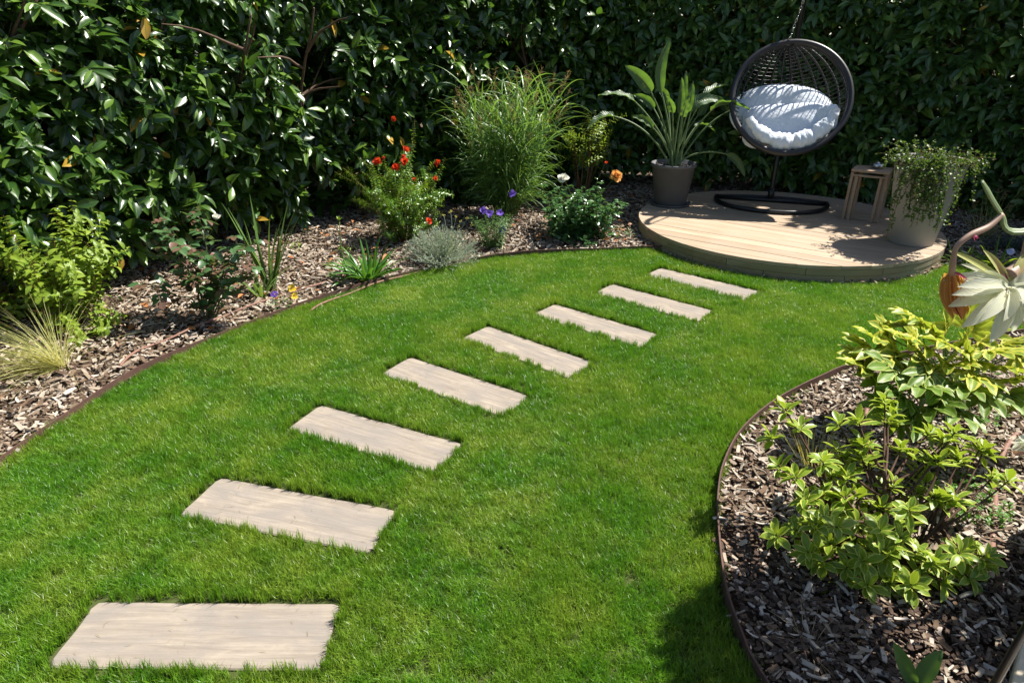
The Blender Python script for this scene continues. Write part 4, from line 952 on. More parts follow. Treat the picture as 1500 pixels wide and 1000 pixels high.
# bellflower
M['bell'] = leaf_mat('bellflower_leaf', (.05, .12, .03), (.09, .18, .045), .5, .3, .2)
b = gp(722, 364); r_ = thing('bellflower', 'bushy green bellflower with four violet star blooms beside the silver-grey cushion bush', 'flowers', b); g = Geo(); LV = Leaves()
stems_leaves(g, LV, b, 46, top_z(722, 364, 306), .42, .036, .36, .010, False, rad=.09, r=.002, wob=.07, droop=.2, bare=.05)
for (u, v) in ((708, 308), (732, 312), (751, 284), (736, 337), (717, 313)):
    q = pt(u, v, b[1] - .05); g.tube(bez(b + rng.normal(0, .04, 3) * [1, 1, 0], (b + q) / 2, q, 6), .0015, 4, False); flower(r_, 'flower', q, nrm(np.array([uni(-.4, .4), -.8, .45])), 5, .036, .03, M['violet'], .75, 1, None)
build('stems', g, M['greenstem'], r_)['kind'] = 'stuff'; LV.finish(r_, M['bell'], ln2, 0)

# big ornamental grass
M['reed'] = leaf_mat('miscanthus_blade', (.07, .18, .034), (.145, .275, .06), .35, .45, .3, rib=(.30, .36, .20))
M['plume'] = leaf_mat('plume', (.26, .19, .10), (.36, .27, .16), .7, .15, .25)
b = gp(742, 318); hz_ = top_z(742, 318, 118); r_ = thing('ornamental_grass', 'big fountain of arching ornamental grass with tan plumes in front of the hedge', 'ornamental grass', b)
gb = Geo(); LVp = Leaves(); gst = Geo()
for i in range(195):
    a = uni(0, 6.28); s_ = .40 * math.sqrt(uni(0, 1)); d = np.array([math.cos(a) * s_, math.sin(a) * s_, 1.]); bb = b + [math.cos(a) * .12 * uni(0, 1), math.sin(a) * .12 * uni(0, 1), 0]
    ln = hz_ * uni(.55, 1.02); c_ = curve(bb, d, ln, .12, 8, .03); gst.tube(c_, np.linspace(.003, .0015, 9), 4, False)
    for t in np.arange(.12, 1.0, .115):
        p_ = along(c_, [t + uni(-.03, .03)])[0]; aa = uni(0, 6.28); dd = np.array([math.cos(aa) * .55, math.sin(aa) * .55, .95]) + d * .25; l_ = uni(.28, .56); seg = 7
        cl = curve(p_, dd, l_, uni(.9, 2.3), seg, .04); T = nrm(np.gradient(cl, axis=0)); sd = nrm(np.cross(T, [math.cos(aa), math.sin(aa), .02])); tt = np.linspace(0, 1, seg + 1); w_ = .0105 * uni(.7, 1.2) * np.maximum(1 - tt ** 2, .04)
        w_ = w_ * 1.3; V = np.stack([cl - sd * w_[:, None] / 2, cl + np.cross(sd, T) * -.0015, cl + sd * w_[:, None] / 2], 1).reshape(-1, 3); A = np.stack([np.tile([-1, 0, 1], seg + 1), np.repeat(tt, 3), np.full(3 * seg + 3, uni(0, 1)), np.zeros(3 * seg + 3)], 1)
        gb.add(V, [[k_ * 3 + j, k_ * 3 + j + 1, k_ * 3 + 4 + j, k_ * 3 + 3 + j] for k_ in range(seg) for j in (0, 1)], None, A)
    if i % 2 == 0:
        tp = curve(c_[-1], d + [0, 0, .3], .16, .5, 5, .06); gst.tube(tp, .0012, 3, False)
        m = 26; LVp.add(along(tp, uni(.1, 1, m)), rdir(m) + d * .8, rdir(m), uni(.02, .045, m), .004)
build('blades', gb, M['reed'], r_)['kind'] = 'stuff'; build('stems', gst, M['greenstem'], r_)['kind'] = 'stuff'; LVp.finish(r_, M['plume'], [unit_leaf('blade', 2, .2, .3)], 0, rest='plumes')

# rose with white, orange and peach blooms
M['roseleaf2'] = leaf_mat('green_rose_leaf', (.04, .115, .03), (.075, .165, .045), .32, .5, .2)
b = gp(848, 348); r_ = thing('rose_bush', 'bushy green rose with a white, an orange and a peach bloom near the deck', 'rose bush', b); g = Geo(); LV = Leaves()
stems_leaves(g, LV, b, 26, top_z(848, 348, 258) * 1.05, .8, .050, .68, .036, False, rad=.10, r=.004, wob=.09, droop=.3, bare=.12, side=3, frond=3)
stems_leaves(g, LV, b, 16, .32, 1.5, .048, .68, .036, False, rad=.12, r=.003, wob=.09, droop=.6, bare=.2, side=2, frond=3)
for (u, v, mt, s_, rows, f_) in ((825, 259, 'white', .052, 4, (-.1, -.6, .7)), (904, 256, 'orange', .060, 4, (.2, -.7, .5)), (883, 320, 'peach', .058, 3, (.2, -.7, -.2)), (888, 237, 'red', .018, 2, (0, 0, 1.))):
    q = pt(u, v, b[1] - .1); g.tube(bez(b + rng.normal(0, .04, 3) * [1, 1, 0] + [0, 0, .1], (b + q) / 2 + [0, 0, .1], q, 7), .0022, 5, False); flower(r_, 'flower', q - nrm(f_) * s_ * .5, f_, 7, s_, s_ * .85, M[mt], .85, rows, ruffle=.14)
build('stems', g, M['rosestem'], r_)['kind'] = 'stuff'; LV.finish(r_, M['roseleaf2'], ov, 300, cell=7, minpx=6)

# thin brown-stemmed shrub behind the rose
b = gp(852, 300); r_ = thing('thin_shrub', 'narrow shrub with bare brown stems and yellow-green leaves at its top, behind the rose', 'shrub', b); g = Geo(); LV = Leaves()
zt = top_z(858, 300, 168)
stems_leaves(g, LV, b, 11, zt * 1.02, .22, .048, .46, .022, True, (.03, 0, 0), .05, .006, .05, .2, .4, .58, 4)
build('stems', g, M['twig'], r_)['kind'] = 'stuff'; LV.finish(r_, M['lime'], ov2, 120, cell=6, minpx=6)

# little weeds
for (u, v, h_, lb) in ((913, 350, .16, 'small leafy weed growing in the wood chips beside the deck'), (507, 372, .12, 'tiny pale green seedling in the bark behind the broad strap leaves'), (432, 366, .10, 'tiny low seedling at the hedge\'s foot behind the sword leaves')):
    b = gp(u, v); r_ = thing('weed', lb, 'weed', b, 'small weeds in the bark'); g = Geo(); LV = Leaves(); stems_leaves(g, LV, b, 7, h_, .9, .045, .32, .022, False, rad=.04, r=.0016, droop=.8, bare=.05)
    build('stems', g, M['greenstem'], r_); LV.finish(r_, M['bell'] if u > 600 else M['lime'], ln2, 0)

# brown drip hoses
M['hose'] = plain('brown_drip_hose', (.20, .105, .075), .65, .3, var=.2, scale=8)
for i, (pts, lb) in enumerate(((((175, 540), (213, 514), (268, 494), (320, 470), (368, 454), (420, 434), (468, 422), (520, 396)), 'thin brown drip hose lying on the bark beside the bronze rose'), (((452, 460), (500, 438), (560, 418), (620, 400), (660, 392), (682, 388), (705, 380)), 'thin brown drip hose lying along the metal edging by the silver-grey bush'),
        (((1262, 640), (1268, 606), (1276, 592), (1300, 578), (1340, 560)), 'short arc of brown hose showing between the variegated shrub and the lobed yellow leaves'), (((1560, 580), (1500, 628), (1468, 668), (1455, 720), (1453, 780), (1450, 830), (1470, 880)), 'brown irrigation hose running through the wood chips by the small parsley-like leaves'))):
    P = smooth_line([gp(u, v) + [0, 0, .026] for u, v in pts], 50); P[:, 2] += .008 * np.sin(np.arange(50) * .5) - .02 * (np.abs(np.linspace(-1, 1, 50)) ** 8)
    tag(build('drip_hose', Geo().tube(P, .0075 if i < 2 else .012, 8), M['hose'], loc=P[25]), lb, 'hose', 'drip hoses lying on the wood chips')

# fallen leaves on the bark
M['fallen'] = leaf_mat('fallen_leaf', (.30, .10, .03), (.45, .20, .07), .6, .3, .15); LV = Leaves(); m = 260
P = bed_points((-3.4, 3.6), (1.4, 8.0), 900)[:m]; m = len(P); a = uni(0, 6.28, m); LV.add(np.c_[P, uni(.03, .045, m)], np.stack([np.cos(a), np.sin(a), rng.normal(0, .2, m)], 1), np.array([0, 0, 1.]) + rng.normal(0, .3, (m, 3)), uni(.05, .09, m), uni(.02, .035, m))
r_ = LV
class _F: pass
V = Geo()
B = bases(np.vstack(LV.D), np.vstack(LV.U), np.concatenate(LV.L), np.concatenate(LV.W))
for i in range(m):
    v_, q_, a_ = ov[i % 3]; A = a_.copy(); A[:, 2] = uni(0, 1); V.add(v_ @ B[i].T + LV.P[0][i], q_, None, A)
o = build('fallen_leaves', V, M['fallen']); tag(o, 'dry orange-brown fallen leaves scattered on the bark under the hedge', 'leaves', kind='stuff')

# dry clippings lying on the slabs and the lawn
V = Geo()
for x, y, a in SL:
    for _ in range(44):
        lx = uni(-.5, .5) * SLAB_W * .97; ly = (abs(rng.normal(0, .35)) - .5) * SLAB_D if uni(0, 1) < .4 else uni(-.48, .48) * SLAB_D; p = np.array([x + lx * math.cos(a) - ly * math.sin(a), y + lx * math.sin(a) + ly * math.cos(a), .0055 + uni(0, .003)])
        an = uni(0, 6.28); d = np.array([math.cos(an), math.sin(an), 0]) * uni(.004, .016); s_ = np.array([-d[1], d[0], 0]) * .05; up = np.array([0, 0, uni(0, .006)])
        V.add([p - d - s_, p + s_, p + d + up, p - s_], [[0, 3, 2, 1]])
o = build('grass_clippings', V, leaf_mat('dry_clipping', (.12, .11, .035), (.30, .24, .12), .7, .2, .1), smooth=False); tag(o, 'dry grass clippings lying on the pale stepping slabs', 'clippings', kind='stuff')

# ------------------------------------------------------------------ far end by the planter
M['lily'] = leaf_mat('daylily_leaf', (.055, .14, .012), (.12, .23, .02), .35, .45, .35, (.35, .52, .02))
for (u, v, n, L_, lb) in ((1408, 388, 18, .26, 'low daylily clump with bright backlit blades just beyond the deck and planter'), (1455, 394, 26, .32, 'second daylily clump with a pale blue bloom, under the wilted cactus flower')):
    b = gp(u, v); r_ = thing('daylily', lb, 'plant', b, 'daylily clumps beyond the planter'); strap_leaves(r_, M['lily'], b, n, L_, .016, 1.1, 1.5, rad=.07)
    if u > 1450:
        q = pt(1480, 369, b[1] - .05); build('flower_stalk', Geo().tube(bez(b + [.05, 0, 0], (b + q) / 2 + [.03, 0, .05], q, 6), .002, 5), M['greenstem'], r_); flower(r_, 'flower', q, (-.2, -.8, .5), 5, .030, .03, colr('pale_blue_petal', (.42, .45, .68)), .9)
b = gp(1490, 372); r_ = thing('blue_fescue', 'dark blue-grey dome of fine grass beyond the daylilies', 'grass tuft', b)
strap_leaves(r_, leaf_mat('fescue_blade', (.045, .07, .06), (.08, .115, .10), .5, .3, .2), b + [0, .1, 0], 380, .30, .003, 1.6, .9, 'blades', rad=.06, seg=5, fold=0, stuff=True)
b = gp(1440, 350); r_ = thing('oat_grass', 'thin upright grass stems with pale seed heads in the shade by the dark hedge', 'grass tuft', b); g = Geo(); LV = Leaves()
for (u, v) in ((1427, 300), (1463, 280), (1468, 287), (1475, 284), (1490, 298), (1496, 278), (1479, 305), (1445, 292), (1455, 300)):
    q = pt(u, v, b[1] + uni(-.1, .1)); c_ = bez(b + [uni(-.08, .25), uni(-.1, .1), 0], (b + q) / 2 + [0, 0, .05], q, 8); g.tube(c_, .0016, 4, False); m = 22; LV.add(q + rng.normal(0, 1, (m, 3)) * [.010, .010, .028], rdir(m) + [0, 0, .7], rdir(m), uni(.014, .024, m), .006)
build('stems', g, M['feather'], r_)['kind'] = 'stuff'; LV.finish(r_, M['plume'], ln2, 0, rest='seed_heads'); strap_leaves(r_, M['feather'], b, 60, .4, .004, .6, .8, 'blades', rad=.12, seg=6, fold=0, stuff=True)

# ------------------------------------------------------------------ bed of variegated shrubs
M['vari'] = leaf_mat('variegated_leaf', (.115, .21, .014), (.22, .32, .022), .40, .4, .30, (.42, .56, .03), edge=(.50, .52, .10), edge_at=.66, rib=(.24, .33, .05))
M['varistem'] = plain('dark_shrub_stem', (.075, .042, .028), .8, .2, var=.4)
bA = gp(1305, 838); r_ = thing('variegated_shrub', 'cream-edged yellow-green shrub with leaf whorls on dark bare stems, at the bed\'s front', 'shrub', bA); g = Geo(); LV = Leaves()
vv = [unit_leaf('obov', 5, .3, .30, .02), unit_leaf('obov', 5, .4, .15), unit_leaf('obov', 5, .25, .5, .03), unit_leaf('obov', 5, .35, -.1, .02)]
TIPS = [(1150, 592, 2.05), (1172, 618, 2.0), (1130, 632, 1.98), (1140, 675, 1.9), (1165, 690, 1.85), (1228, 612, 2.1), (1228, 652, 2.0), (1262, 640, 2.0), (1205, 668, 1.9), (1240, 690, 1.9), (1275, 672, 1.95), (1300, 610, 2.1), (1296, 580, 2.15), (1320, 650, 2.), (1362, 628, 2.05), (1390, 640, 2.), (1360, 668, 1.9), (1405, 668, 1.95), (1455, 692, 1.9), (1440, 655, 2.), (1205, 720, 1.85), (1235, 745, 1.8), (1190, 755, 1.75),
        (1165, 770, 1.75), (1260, 720, 1.85), (1290, 735, 1.8), (1310, 705, 1.85), (1345, 715, 1.85), (1330, 755, 1.75), (1375, 730, 1.8), (1400, 725, 1.8), (1215, 790, 1.7), (1200, 815, 1.65), (1255, 790, 1.7), (1240, 825, 1.62), (1285, 800, 1.65), (1270, 850, 1.55), (1300, 835, 1.6), (1345, 800, 1.65), (1370, 815, 1.6), (1405, 805, 1.62), (1335, 850, 1.55), (1420, 840, 1.6), (1385, 845, 1.58), (1440, 820, 1.62), (1255, 760, 1.75), (1320, 780, 1.65), (1180, 725, 1.8), (1225, 765, 1.65), (1290, 770, 1.65), (1345, 690, 1.95), (1265, 815, 1.6)]
for (u, v, y) in list(TIPS[5:]): TIPS.append((u + uni(-30, 30), v + uni(-16, 22), y + uni(-.06, .08)))
hubs = [bA + [0, .02, .10], bA + [-.1, .1, .18], bA + [.1, .12, .2], bA + [.02, .22, .28], bA + [-.16, .2, .14], bA + [.2, .1, .12]]
HB = [bez(bA + rng.normal(0, .02, 3) * [1, 1, 0], bA * .5 + h_ * .5 + [0, 0, .03], h_, 7) for h_ in hubs]
for hc in HB: g.tube(hc, np.linspace(.0085, .006, 7), 7, False)
for (u, v, y) in TIPS:
    tip = pt(u, v + 6, y); hb = hubs[int(np.argmin([np.linalg.norm(tip - h_) for h_ in hubs]))]
    hb = along(HB[hubs.index(hb) if False else int(np.argmin([np.linalg.norm(tip - h_) for h_ in hubs]))], [uni(.35, 1.)])[0]; mid = hb * .45 + tip * .55 - [0, 0, .02]; c_ = bez(hb, mid + rng.normal(0, .012, 3), tip, 8); g.tube(c_, np.linspace(.0055, .0025, 8), 6, False); d = nrm(nrm(c_[-1] - c_[-2]) + np.array([0, 0, .9]))
    x = nrm(np.cross(d, [.3, .1, .5])); y_ = np.cross(d, x); nl = rng.integers(9, 14)
    for m in range(nl):
        a = m * 2.4; el = .25 + .75 * (1 - m / nl) ** .7; rad = x * math.cos(a) + y_ * math.sin(a); D = nrm(rad * math.sin(el * 1.45) + d * math.cos(el * 1.45) + rng.normal(0, .12, 3)); l_ = uni(.048, .075) * (.75 + .35 * el)
        LV.add(tip - d * .022 * (1 - m / nl), D, nrm(d + np.array([0, 0, .4]) + rng.normal(0, .2, 3)), l_, l_ * uni(.34, .46))
build('stems', g, M['varistem'], r_)['kind'] = 'stuff'; LV.finish(r_, M['vari'], vv, 300, cell=9, minpx=8)

# fatsia: large lobed leaves
M['fatsia'] = leaf_mat('fatsia_leaf', (.13, .22, .022), (.24, .32, .035), .45, .35, .30, (.48, .58, .04), edge=(.52, .50, .07), edge_at=.50, rib=(.38, .42, .10))
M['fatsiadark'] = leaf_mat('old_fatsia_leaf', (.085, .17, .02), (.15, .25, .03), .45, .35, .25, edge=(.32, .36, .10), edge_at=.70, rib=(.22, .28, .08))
bF = gp(1365, 600); r_ = thing('fatsia', 'large-leaved lobed yellow-green variegated shrub at the far end of the bed', 'shrub', bF); gF = Geo()
def lobed(p, d, up, size, mat, parent, nl=8):
    d = nrm(d); x = nrm(np.cross(d, up)); z = np.cross(x, d); g = Geo()
    for i in range(nl):
        a = (i - (nl - 1) / 2) * R(30) + uni(-.06, .06); L_ = size * (1 - .10 * abs(i - (nl - 1) / 2) ** 1.1); W_ = L_ * .31; dr = uni(.10, .28)
        ld = d * math.cos(a) + x * math.sin(a); lx = x * math.cos(a) - d * math.sin(a); n = 8; V = []; A = []
        for k_ in range(n + 1):
            t = k_ / n; w_ = W_ * (np.interp(t, [0, .15, .42, .62, .8, .93, 1], [.50, .80, .80, 1., .70, .28, .03])) / 2
            wv = .004 * math.sin(k_ * 2. + i)
            for s_ in (-1, -.5, 0, .5, 1): V.append(p + ld * L_ * (t * (1 - .1 * t)) + lx * s_ * w_ - z * L_ * (dr * t ** 2 - .10 * t) + z * (abs(s_) * w_ * .42 + wv * abs(s_))); A.append([s_, t, .13 * i % 1 * 0 + .2, 0])
        g.add(V, [[k_ * 5 + j, k_ * 5 + j + 1, k_ * 5 + 6 + j, k_ * 5 + 5 + j] for k_ in range(n) for j in range(4)], None, A)
    return build('leaf', g, mat, parent)
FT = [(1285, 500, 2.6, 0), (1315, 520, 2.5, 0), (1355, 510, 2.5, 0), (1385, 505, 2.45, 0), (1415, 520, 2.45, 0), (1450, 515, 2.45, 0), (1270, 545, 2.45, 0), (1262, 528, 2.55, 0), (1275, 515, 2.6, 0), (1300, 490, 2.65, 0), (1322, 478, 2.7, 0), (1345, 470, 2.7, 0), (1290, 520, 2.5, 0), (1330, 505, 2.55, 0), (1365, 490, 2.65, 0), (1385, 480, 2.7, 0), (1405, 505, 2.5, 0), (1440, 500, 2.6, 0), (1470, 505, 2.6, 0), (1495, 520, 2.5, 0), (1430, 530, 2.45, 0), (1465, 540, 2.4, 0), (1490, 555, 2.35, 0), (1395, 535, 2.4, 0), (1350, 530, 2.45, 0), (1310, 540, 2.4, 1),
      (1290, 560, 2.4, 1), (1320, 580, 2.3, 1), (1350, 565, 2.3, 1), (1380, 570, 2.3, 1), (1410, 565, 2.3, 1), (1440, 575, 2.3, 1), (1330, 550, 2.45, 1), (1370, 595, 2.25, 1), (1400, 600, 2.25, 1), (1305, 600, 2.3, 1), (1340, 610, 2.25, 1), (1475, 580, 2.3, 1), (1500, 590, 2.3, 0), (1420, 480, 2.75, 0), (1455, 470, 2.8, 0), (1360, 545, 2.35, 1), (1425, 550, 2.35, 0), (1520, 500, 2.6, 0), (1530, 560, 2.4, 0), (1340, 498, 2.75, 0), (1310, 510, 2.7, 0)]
crown = bF + [0, 0, .22]
for i, s_ in enumerate(((-.12, .0, .24), (.02, .05, .30), (.12, -.02, .26), (.22, .03, .28))): gF.tube(bez(bF + rng.normal(0, .03, 3) * [1, 1, 0], bF + np.array(s_) * [.5, .5, .4], bF + np.array(s_), 7), .010, 7, False)
for (u, v, y, dk) in FT:
    p = pt(u, v, y); out = p - crown; out[2] *= .3; d = nrm(nrm(out) + np.array([0, -.25, .30 if not dk else .0]) + rng.normal(0, .15, 3)); up = nrm(np.array([-.1, -.50, .9]) + rng.normal(0, .22, 3))
    if abs(d @ up) > .9: up = np.array([0, -.9, .4])
    gF.tube(bez(bF + np.array(((-.12, .0, .22), (.02, .05, .28), (.12, -.02, .24), (.22, .03, .26))[rng.integers(0, 4)]) * uni(.5, 1), crown * .5 + p * .5 - [0, 0, .03], p, 8), .0032, 5, False)
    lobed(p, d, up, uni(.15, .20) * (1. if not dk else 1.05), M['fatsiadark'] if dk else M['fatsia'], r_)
build('stalks', gF, M['greenstem'], r_)['kind'] = 'stuff'

# parsley-like ground leaves, dry grass wisps, seedling
M['parsley'] = leaf_mat('parsley_leaf', (.055, .16, .012), (.11, .24, .02), .45, .3, .3)
for (u, v, h_, n, lb) in ((1418, 748, .13, 26, 'patch of small bright parsley-like leaves beside the brown irrigation hose'), (1432, 620, .34, 8, 'thin tall wild parsley stem rising among the lobed yellow leaves')):
    b = gp(u, v); r_ = thing('wild_parsley', lb, 'weed', b); g = Geo(); LV = Leaves(); stems_leaves(g, LV, b, n, h_, .9, .020, .7, .020, False, rad=.10 if n > 10 else .05, r=.0014, droop=.4, bare=.35, frond=3)
    build('stems', g, M['greenstem'], r_)['kind'] = 'stuff'; LV.finish(r_, M['parsley'], ov2, 0)
b = gp(1187, 690); r_ = thing('dry_grass_tuft', 'wispy half-dry grass tuft behind the front shrub of the bed', 'grass tuft', b); strap_leaves(r_, M['feather'], b, 90, .24, .0022, .7, .5, 'blades', rad=.05, seg=6, fold=0, stuff=True)
b = gp(1183, 948); r_ = thing('dead_grass_clump', 'flattened dead straw-coloured grass clump in the shaded wood chips', 'grass tuft', b); strap_leaves(r_, leaf_mat('straw', (.26, .19, .10), (.38, .29, .17), .7, .2, .1), b, 110, .14, .0024, 2.4, 1.6, 'blades', rad=.06, seg=5, fold=0, stuff=True)
b = gp(1342, 1012); r_ = thing('seedling', 'two broad dark green leaves coming up from the wood chips at the picture\'s lower edge', 'seedling', b)
for (u, v, wd) in ((1309, 940, .040), (1380, 952, .048)):
    q = pt(u, v, b[1] + .03); D = q - b; L_ = np.linalg.norm(D); n = 10; sp = bez(b, b + D * .5 + [0, .01, .015], q, n + 1); tc = nrm(np.array([0, 0, EYE]) - b); sd = nrm(np.cross(D, tc)); nm = nrm(np.cross(sd, D)); V = []; A = []
    for i in range(n + 1):
        t = i / n; w_ = wd * max(math.sin(math.pi * min(t ** .9 * .96 + .04, 1)) ** .7, .04)
        for s_ in (-1, -.5, 0, .5, 1): V.append(sp[i] + sd * s_ * w_ / 2 + nm * (abs(s_) * w_ * .25 + .003 * math.sin(i * 1.5 + 3 * s_) * abs(s_))); A.append([s_, t, .3, 0])
    build('leaf', Geo().add(V, [[i * 5 + j, i * 5 + j + 1, i * 5 + 6 + j, i * 5 + 5 + j] for i in range(n) for j in range(4)], None, A), M['bell'], r_)

# ------------------------------------------------------------------ terrace corner, shade shrubs added beside it
M['paver'] = plain('terrace_paving', (.50, .45, .40), .85, .2, var=.15, scale=6); M['edgeboard'] = wood_mat('terrace_edge_board', (.50, .42, .29), (.64, .55, .40), R(78), 2, 20, .75)
E1, E2 = gp(1473, 1005)[:2], gp(1503, 885)[:2]; dv = nrm(E2 - E1); nv = np.array([dv[1], -dv[0]]); E2b = E1 + dv * .95; E0 = E1 - dv * 1.1
g = Geo(); c_ = (E0 + E2b) / 2 + nv * 1.3; ya = math.atan2(dv[1], dv[0]); g.box((*c_, .02), (np.linalg.norm(E2b - E0), 2.4, .10), ya); tag(build('terrace_paving', g, M['paver'], smooth=False, loc=(*c_, .05)), kind='structure')
g = Geo().box((*((E0 + E2b) / 2 + nv * .045), .025), (np.linalg.norm(E2b - E0) + .04, .085, .10), ya, .004); tag(build('terrace_edge_board', g, M['edgeboard'], smooth=False, loc=(*((E0 + E2b) / 2), 0)), 'pale timber board along the terrace corner at the picture\'s lower corner', 'edge board')

M['terracotta'] = plain('terracotta', (.36, .16, .09), .85, .2, var=.2)
def potted(loc, pr_, ph, label_pot, label_pl, crown_z, crown_r, n, zsq=.8, lean=(0, 0)):  # pot and shrub out of view, added to cast shade over the bed
    tag(build('terracotta_pot', Geo().lathe(loc, [(.001, 0), (pr_ * .7, 0), (pr_ * .95, ph * .86), (pr_ * 1.05, ph * .86), (pr_ * 1.05, ph), (pr_ * .92, ph), (pr_ * .9, ph * .92), (.001, ph * .9)], 36), M['terracotta'], loc=loc), label_pot, 'plant pot')
    r_ = thing('shade_shrub', label_pl, 'shrub', np.asarray(loc) + [0, 0, ph * .9]); g = Geo(); LV = Leaves(); c0 = np.array([loc[0] + lean[0], loc[1] + lean[1], crown_z])
    g.tube(bez(np.asarray(loc) + [0, 0, ph * .9], np.asarray(loc) + [0, 0, crown_z * .8], c0, 8), .014, 8)
    for _ in range(46):
        q = c0 + rdir() * crown_r * [1, 1, zsq] * uni(.5, 1) ** .5; c_ = bez(c0 - [0, 0, crown_r * .3], (c0 + q) / 2, q, 6); g.tube(c_, .004, 4, False)
    P = c0 + rdir(n) * (crown_r * uni(.25, 1, n) ** .5)[:, None] * [1, 1, zsq]; LV.add(P, nrm(P - c0 + rng.normal(0, .15, (n, 3))), np.array([0, 0, 1.]) + rng.normal(0, .4, (n, 3)), uni(.05, .085, n), uni(.022, .032, n))
    build('stems', g, M['twig'], r_)['kind'] = 'stuff'; LV.finish(r_, M['roseleaf2'], ov2, 0)
potted(np.array([2.10, 1.77, .0]), .16, .36, 'terracotta pot at the bed\'s side by the terrace, just outside the view', 'round-crowned potted shrub added by the terrace to shade the bed, just outside the view', 1.45, .28, 2200, 1., (-.35, -.02))
potted(np.array([2.36, 1.62, .0]), .17, .34, 'second added terracotta pot, farther along the terrace side, just outside the view', 'larger potted shrub farther from the lawn, shading the bed\'s end, just outside the view', 1.0, .33, 2400)

# orchid cactus on a tall stand
PZ = np.array([1.24, .96, .071])
r_ = thing('plant_stand', 'tall slim metal plant stand on the terrace, just outside the view', 'plant stand', PZ)
build('top', Geo().lathe(PZ + [0, 0, .90], [(.001, 0), (.15, 0), (.15, .02), (.001, .02)], 32), M['blackmetal'], r_)
for a in (0.3, 2.4, 4.5): build('leg', Geo().tube([PZ + [.14 * math.cos(a), .14 * math.sin(a), 0], PZ + [.10 * math.cos(a), .10 * math.sin(a), .90]], .009, 8), M['blackmetal'], r_)
PP = PZ + [0, 0, .921]
tag(build('terracotta_pot', Geo().lathe(PP, [(.001, 0), (.085, 0), (.115, .16), (.125, .16), (.125, .19), (.108, .19), (.105, .17), (.001, .165)], 36), M['terracotta'], loc=PP), 'terracotta pot on the tall plant stand under the orchid cactus', 'plant pot')
M['cactus'] = leaf_mat('cactus_stem', (.15, .21, .085), (.20, .26, .12), .5, .4, .15, rib=(.16, .22, .09))
M['pinktube'] = leaf_mat('flower_tube', (.34, .24, .16), (.40, .27, .20), .5, .35, .2, odd=(.4, (.36, .17, .17))); M['sepal'] = leaf_mat('sepal', (.36, .38, .12), (.42, .40, .15), .45, .35, .3); M['wilt'] = leaf_mat('wilted_petal', (.44, .20, .055), (.52, .29, .10), .6, .25, .3, rib=(.40, .10, .10)); M['magenta'] = colr('magenta_tip', (.34, .05, .10))
M['cactpetal'] = leaf_mat('cactus_petal', (.70, .71, .56), (.82, .82, .72), .6, .15, .6, (.75, .78, .55), rib=(.68, .70, .44), veins=-26.)
r_ = thing('orchid_cactus', 'orchid cactus with a large cream-white many-petalled flower and a wilted orange one', 'plant', PP + [0, 0, .17])
Y0 = .93
def ribbon(name, pts, w, mat, parent, up=(0, -.6, .8), fold=.2, n=12, tipw=.05, prof=None, wavy=0., th=0):
    sp = bez(*pts, n + 1) if len(pts) == 3 else smooth_line(pts, n + 1); T = nrm(np.gradient(sp, axis=0)); sd = nrm(np.cross(T, up)); nm = np.cross(sd, T); V = []; A = []
    for i in range(n + 1):
        t = i / n; w_ = w * (np.interp(t, *prof) if prof else max(math.sin(math.pi * min(.12 + t * .88, 1)) ** .7, tipw))
        for s_ in (-1, -.5, 0, .5, 1): V.append(sp[i] + sd[i] * s_ * w_ / 2 * (1 + wavy * math.sin(i * 2.3) * abs(s_)) + nm[i] * (s_ * s_ * w_ * fold)); A.append([s_, t, .4, 0])
    o = build(name, Geo().add(V, [[i * 5 + j, i * 5 + j + 1, i * 5 + 6 + j, i * 5 + 5 + j] for i in range(n) for j in range(4)], None, A), mat, parent)
    if th:
        m = o.modifiers.new('thickness', 'SOLIDIFY'); m.thickness = th
    return o
PS = PP + [0, 0, .17]; J = pt(1468, 314, Y0)
ribbon('stem', [PS, PS + [-.12, -.02, .42], pt(1530, 330, Y0), J], .010, M['cactus'], r_, fold=.06, n=26, prof=([0, .05, .9, 1], [.5, 1, .8, .35]), wavy=.12, th=.004)
ribbon('stem', [J, pt(1450, 290, Y0), pt(1440, 266, Y0 - .01)], .009, M['cactus'], r_, fold=.25, th=.003, prof=([0, .2, .7, 1], [.6, .8, 1., .4]))
for i in range(9):
    a = uni(0, 6.28); ln = uni(.3, .55); d = np.array([math.cos(a) * .6 + .25, math.sin(a) * .6, 1.]); c_ = curve(PS, d, ln, 1.3, 4, .05)
    if project(c_)[0].min() > 1530 or True:
        c_[:, 0] = np.maximum(c_[:, 0], .80 * (c_[:, 1] * _c - (c_[:, 2] - EYE) * _s) + .05); ribbon('stem', list(c_), .045, M['cactus'], r_, fold=.05, n=20, prof=([0, .1, .85, 1], [.4, 1, .9, .2]), wavy=.13, th=.004)
# wilted bloom
wt = smooth_line([J, pt(1448, 332, Y0 - .01), pt(1420, 345, Y0 - .02), pt(1401, 362, Y0 - .025), pt(1396, 385, Y0 - .025), pt(1394, 405, Y0 - .02)], 26)
wf = build('wilted_flower', Geo().tube(wt, np.interp(np.linspace(0, 1, 26), [0, .3, .7, 1], [.0036, .0048, .0036, .0052]), 12), M['pinktube'], r_)
for i in range(9):
    a = i / 9 * 6.28; o_ = np.array([math.cos(a), math.sin(a) * .8, 0]); b0 = pt(1395, 402, Y0 - .02) + o_ * .007; b1 = pt(1395 + 3 * math.cos(a), 430, Y0 - .02) + o_ * .011; b2_ = pt(1406 + 5 * math.cos(a), 460 + 6 * (i % 2), Y0 - .02) + o_ * .006
    ribbon('petal', [b0, b1, b2_], .020, M['wilt'], wf, up=tuple(-o_ + [0, 0, .05]), fold=-.25)
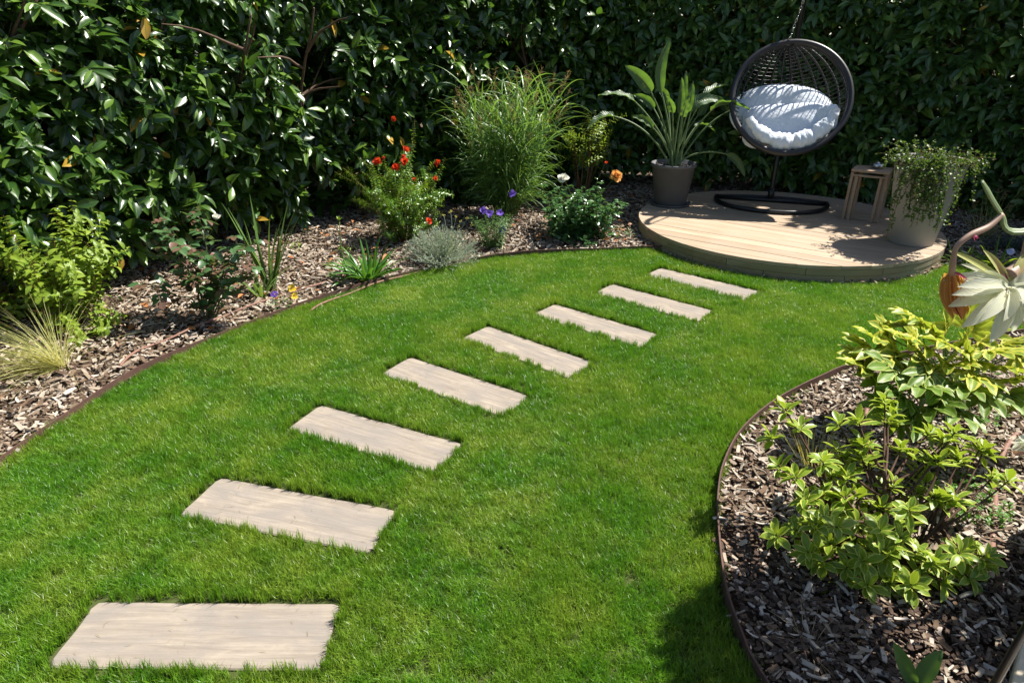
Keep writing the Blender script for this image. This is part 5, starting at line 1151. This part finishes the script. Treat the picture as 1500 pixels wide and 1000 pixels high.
for (a0, a1) in (((1396, 398), (1417, 410)), ((1398, 448), (1409, 470)), ((1430, 345), (1427, 352))): ribbon('bract', [pt(*a0, Y0 - .025), (pt(*a0, Y0 - .03) + pt(*a1, Y0 - .03)) / 2, pt(*a1, Y0 - .025)], .006, M['magenta'], wf, fold=.3)
# open bloom: throat turned towards the lower edge of the picture
FC = pt(1478, 420, Y0 - .01); fl = build('flower', Geo().tube(smooth_line([FC + [.002, .012, .012], FC + [.035, .03, .03], FC + [.09, .05, .10], PS + [-.05, 0, .3]], 16), np.linspace(.012, .006, 16), 10), M['pinktube'], r_)
PET = [((1381, 411), -.02, .030), ((1389, 449), -.035, .030), ((1394, 432), -.045, .026), ((1408, 480), -.045, .028), ((1450, 502), -.05, .030), ((1482, 487), -.05, .024), ((1422, 477), -.07, .024), ((1412, 404), .0, .026), ((1500, 470), -.03, .026), ((1530, 440), -.02, .03), ((1436, 470), -.085, .022), ((1515, 475), -.05, .028), ((1520, 400), .01, .03), ((1402, 420), -.06, .022), ((1470, 470), -.09, .020), ((1498, 445), -.085, .02)]
for (q, dd, wd) in PET:
    e = pt(*q, Y0 + dd); mid = FC * .45 + e * .55 + np.array([0, -.02, .016]); ribbon('petal', [FC, mid, e], wd * .82, M['cactpetal'], fl, up=(-.25, -.75, .6), fold=.16, n=12, prof=([0, .25, .55, .78, .92, 1], [.35, .75, 1., .78, .36, .03]))
for (q, dd, wd, mt) in (((1390, 367), .0, .013, 'sepal'), ((1408, 387), .005, .014, 'cactpetal'), ((1440, 366), .02, .014, 'sepal'), ((1500, 372), .02, .012, 'sepal'), ((1535, 500), .0, .012, 'sepal'), ((1512, 520), -.01, .012, 'sepal')):
    e = pt(*q, Y0 + dd); ribbon('sepal', [FC, FC * .5 + e * .5 + np.array([0, 0, .008]), e], wd, M[mt], fl, up=(0, -.7, .7), fold=.2)
ribbon('bract', [FC, pt(1468, 395, Y0), pt(1452, 374, Y0 + .018)], .006, M['magenta'], fl, fold=.3)
gs = Geo(); ax = nrm(np.array([-.55, -.65, -.35]))
for i in range(70):
    d = nrm(ax + rng.normal(0, .30, 3)); c_ = curve(FC, d, uni(.035, .055), .3, 5, .05); gs.tube(c_, .0005, 3, False); gs.box(c_[-1], (.0018, .0018, .003))
o = build('stamens', gs, M['cream'], fl); o['kind'] = 'stuff'
fl2 = build('second_flower', Geo().tube(smooth_line([pt(1512, 652, .80), pt(1540, 640, .84), PS + [-.02, -.05, .12]], 12), .007, 8), M['pinktube'], r_)
for (q, m_) in (((1482, 657), 'cactpetal'), ((1486, 645), 'cactpetal'), ((1492, 638), 'cactpetal'), ((1484, 664), 'pinktube'), ((1495, 668), 'cactpetal')): ribbon('petal', [pt(1514, 652, .80), pt(1500, (652 + q[1]) / 2, .79), pt(*q, .80)], .016, M[m_], fl2, fold=.3)
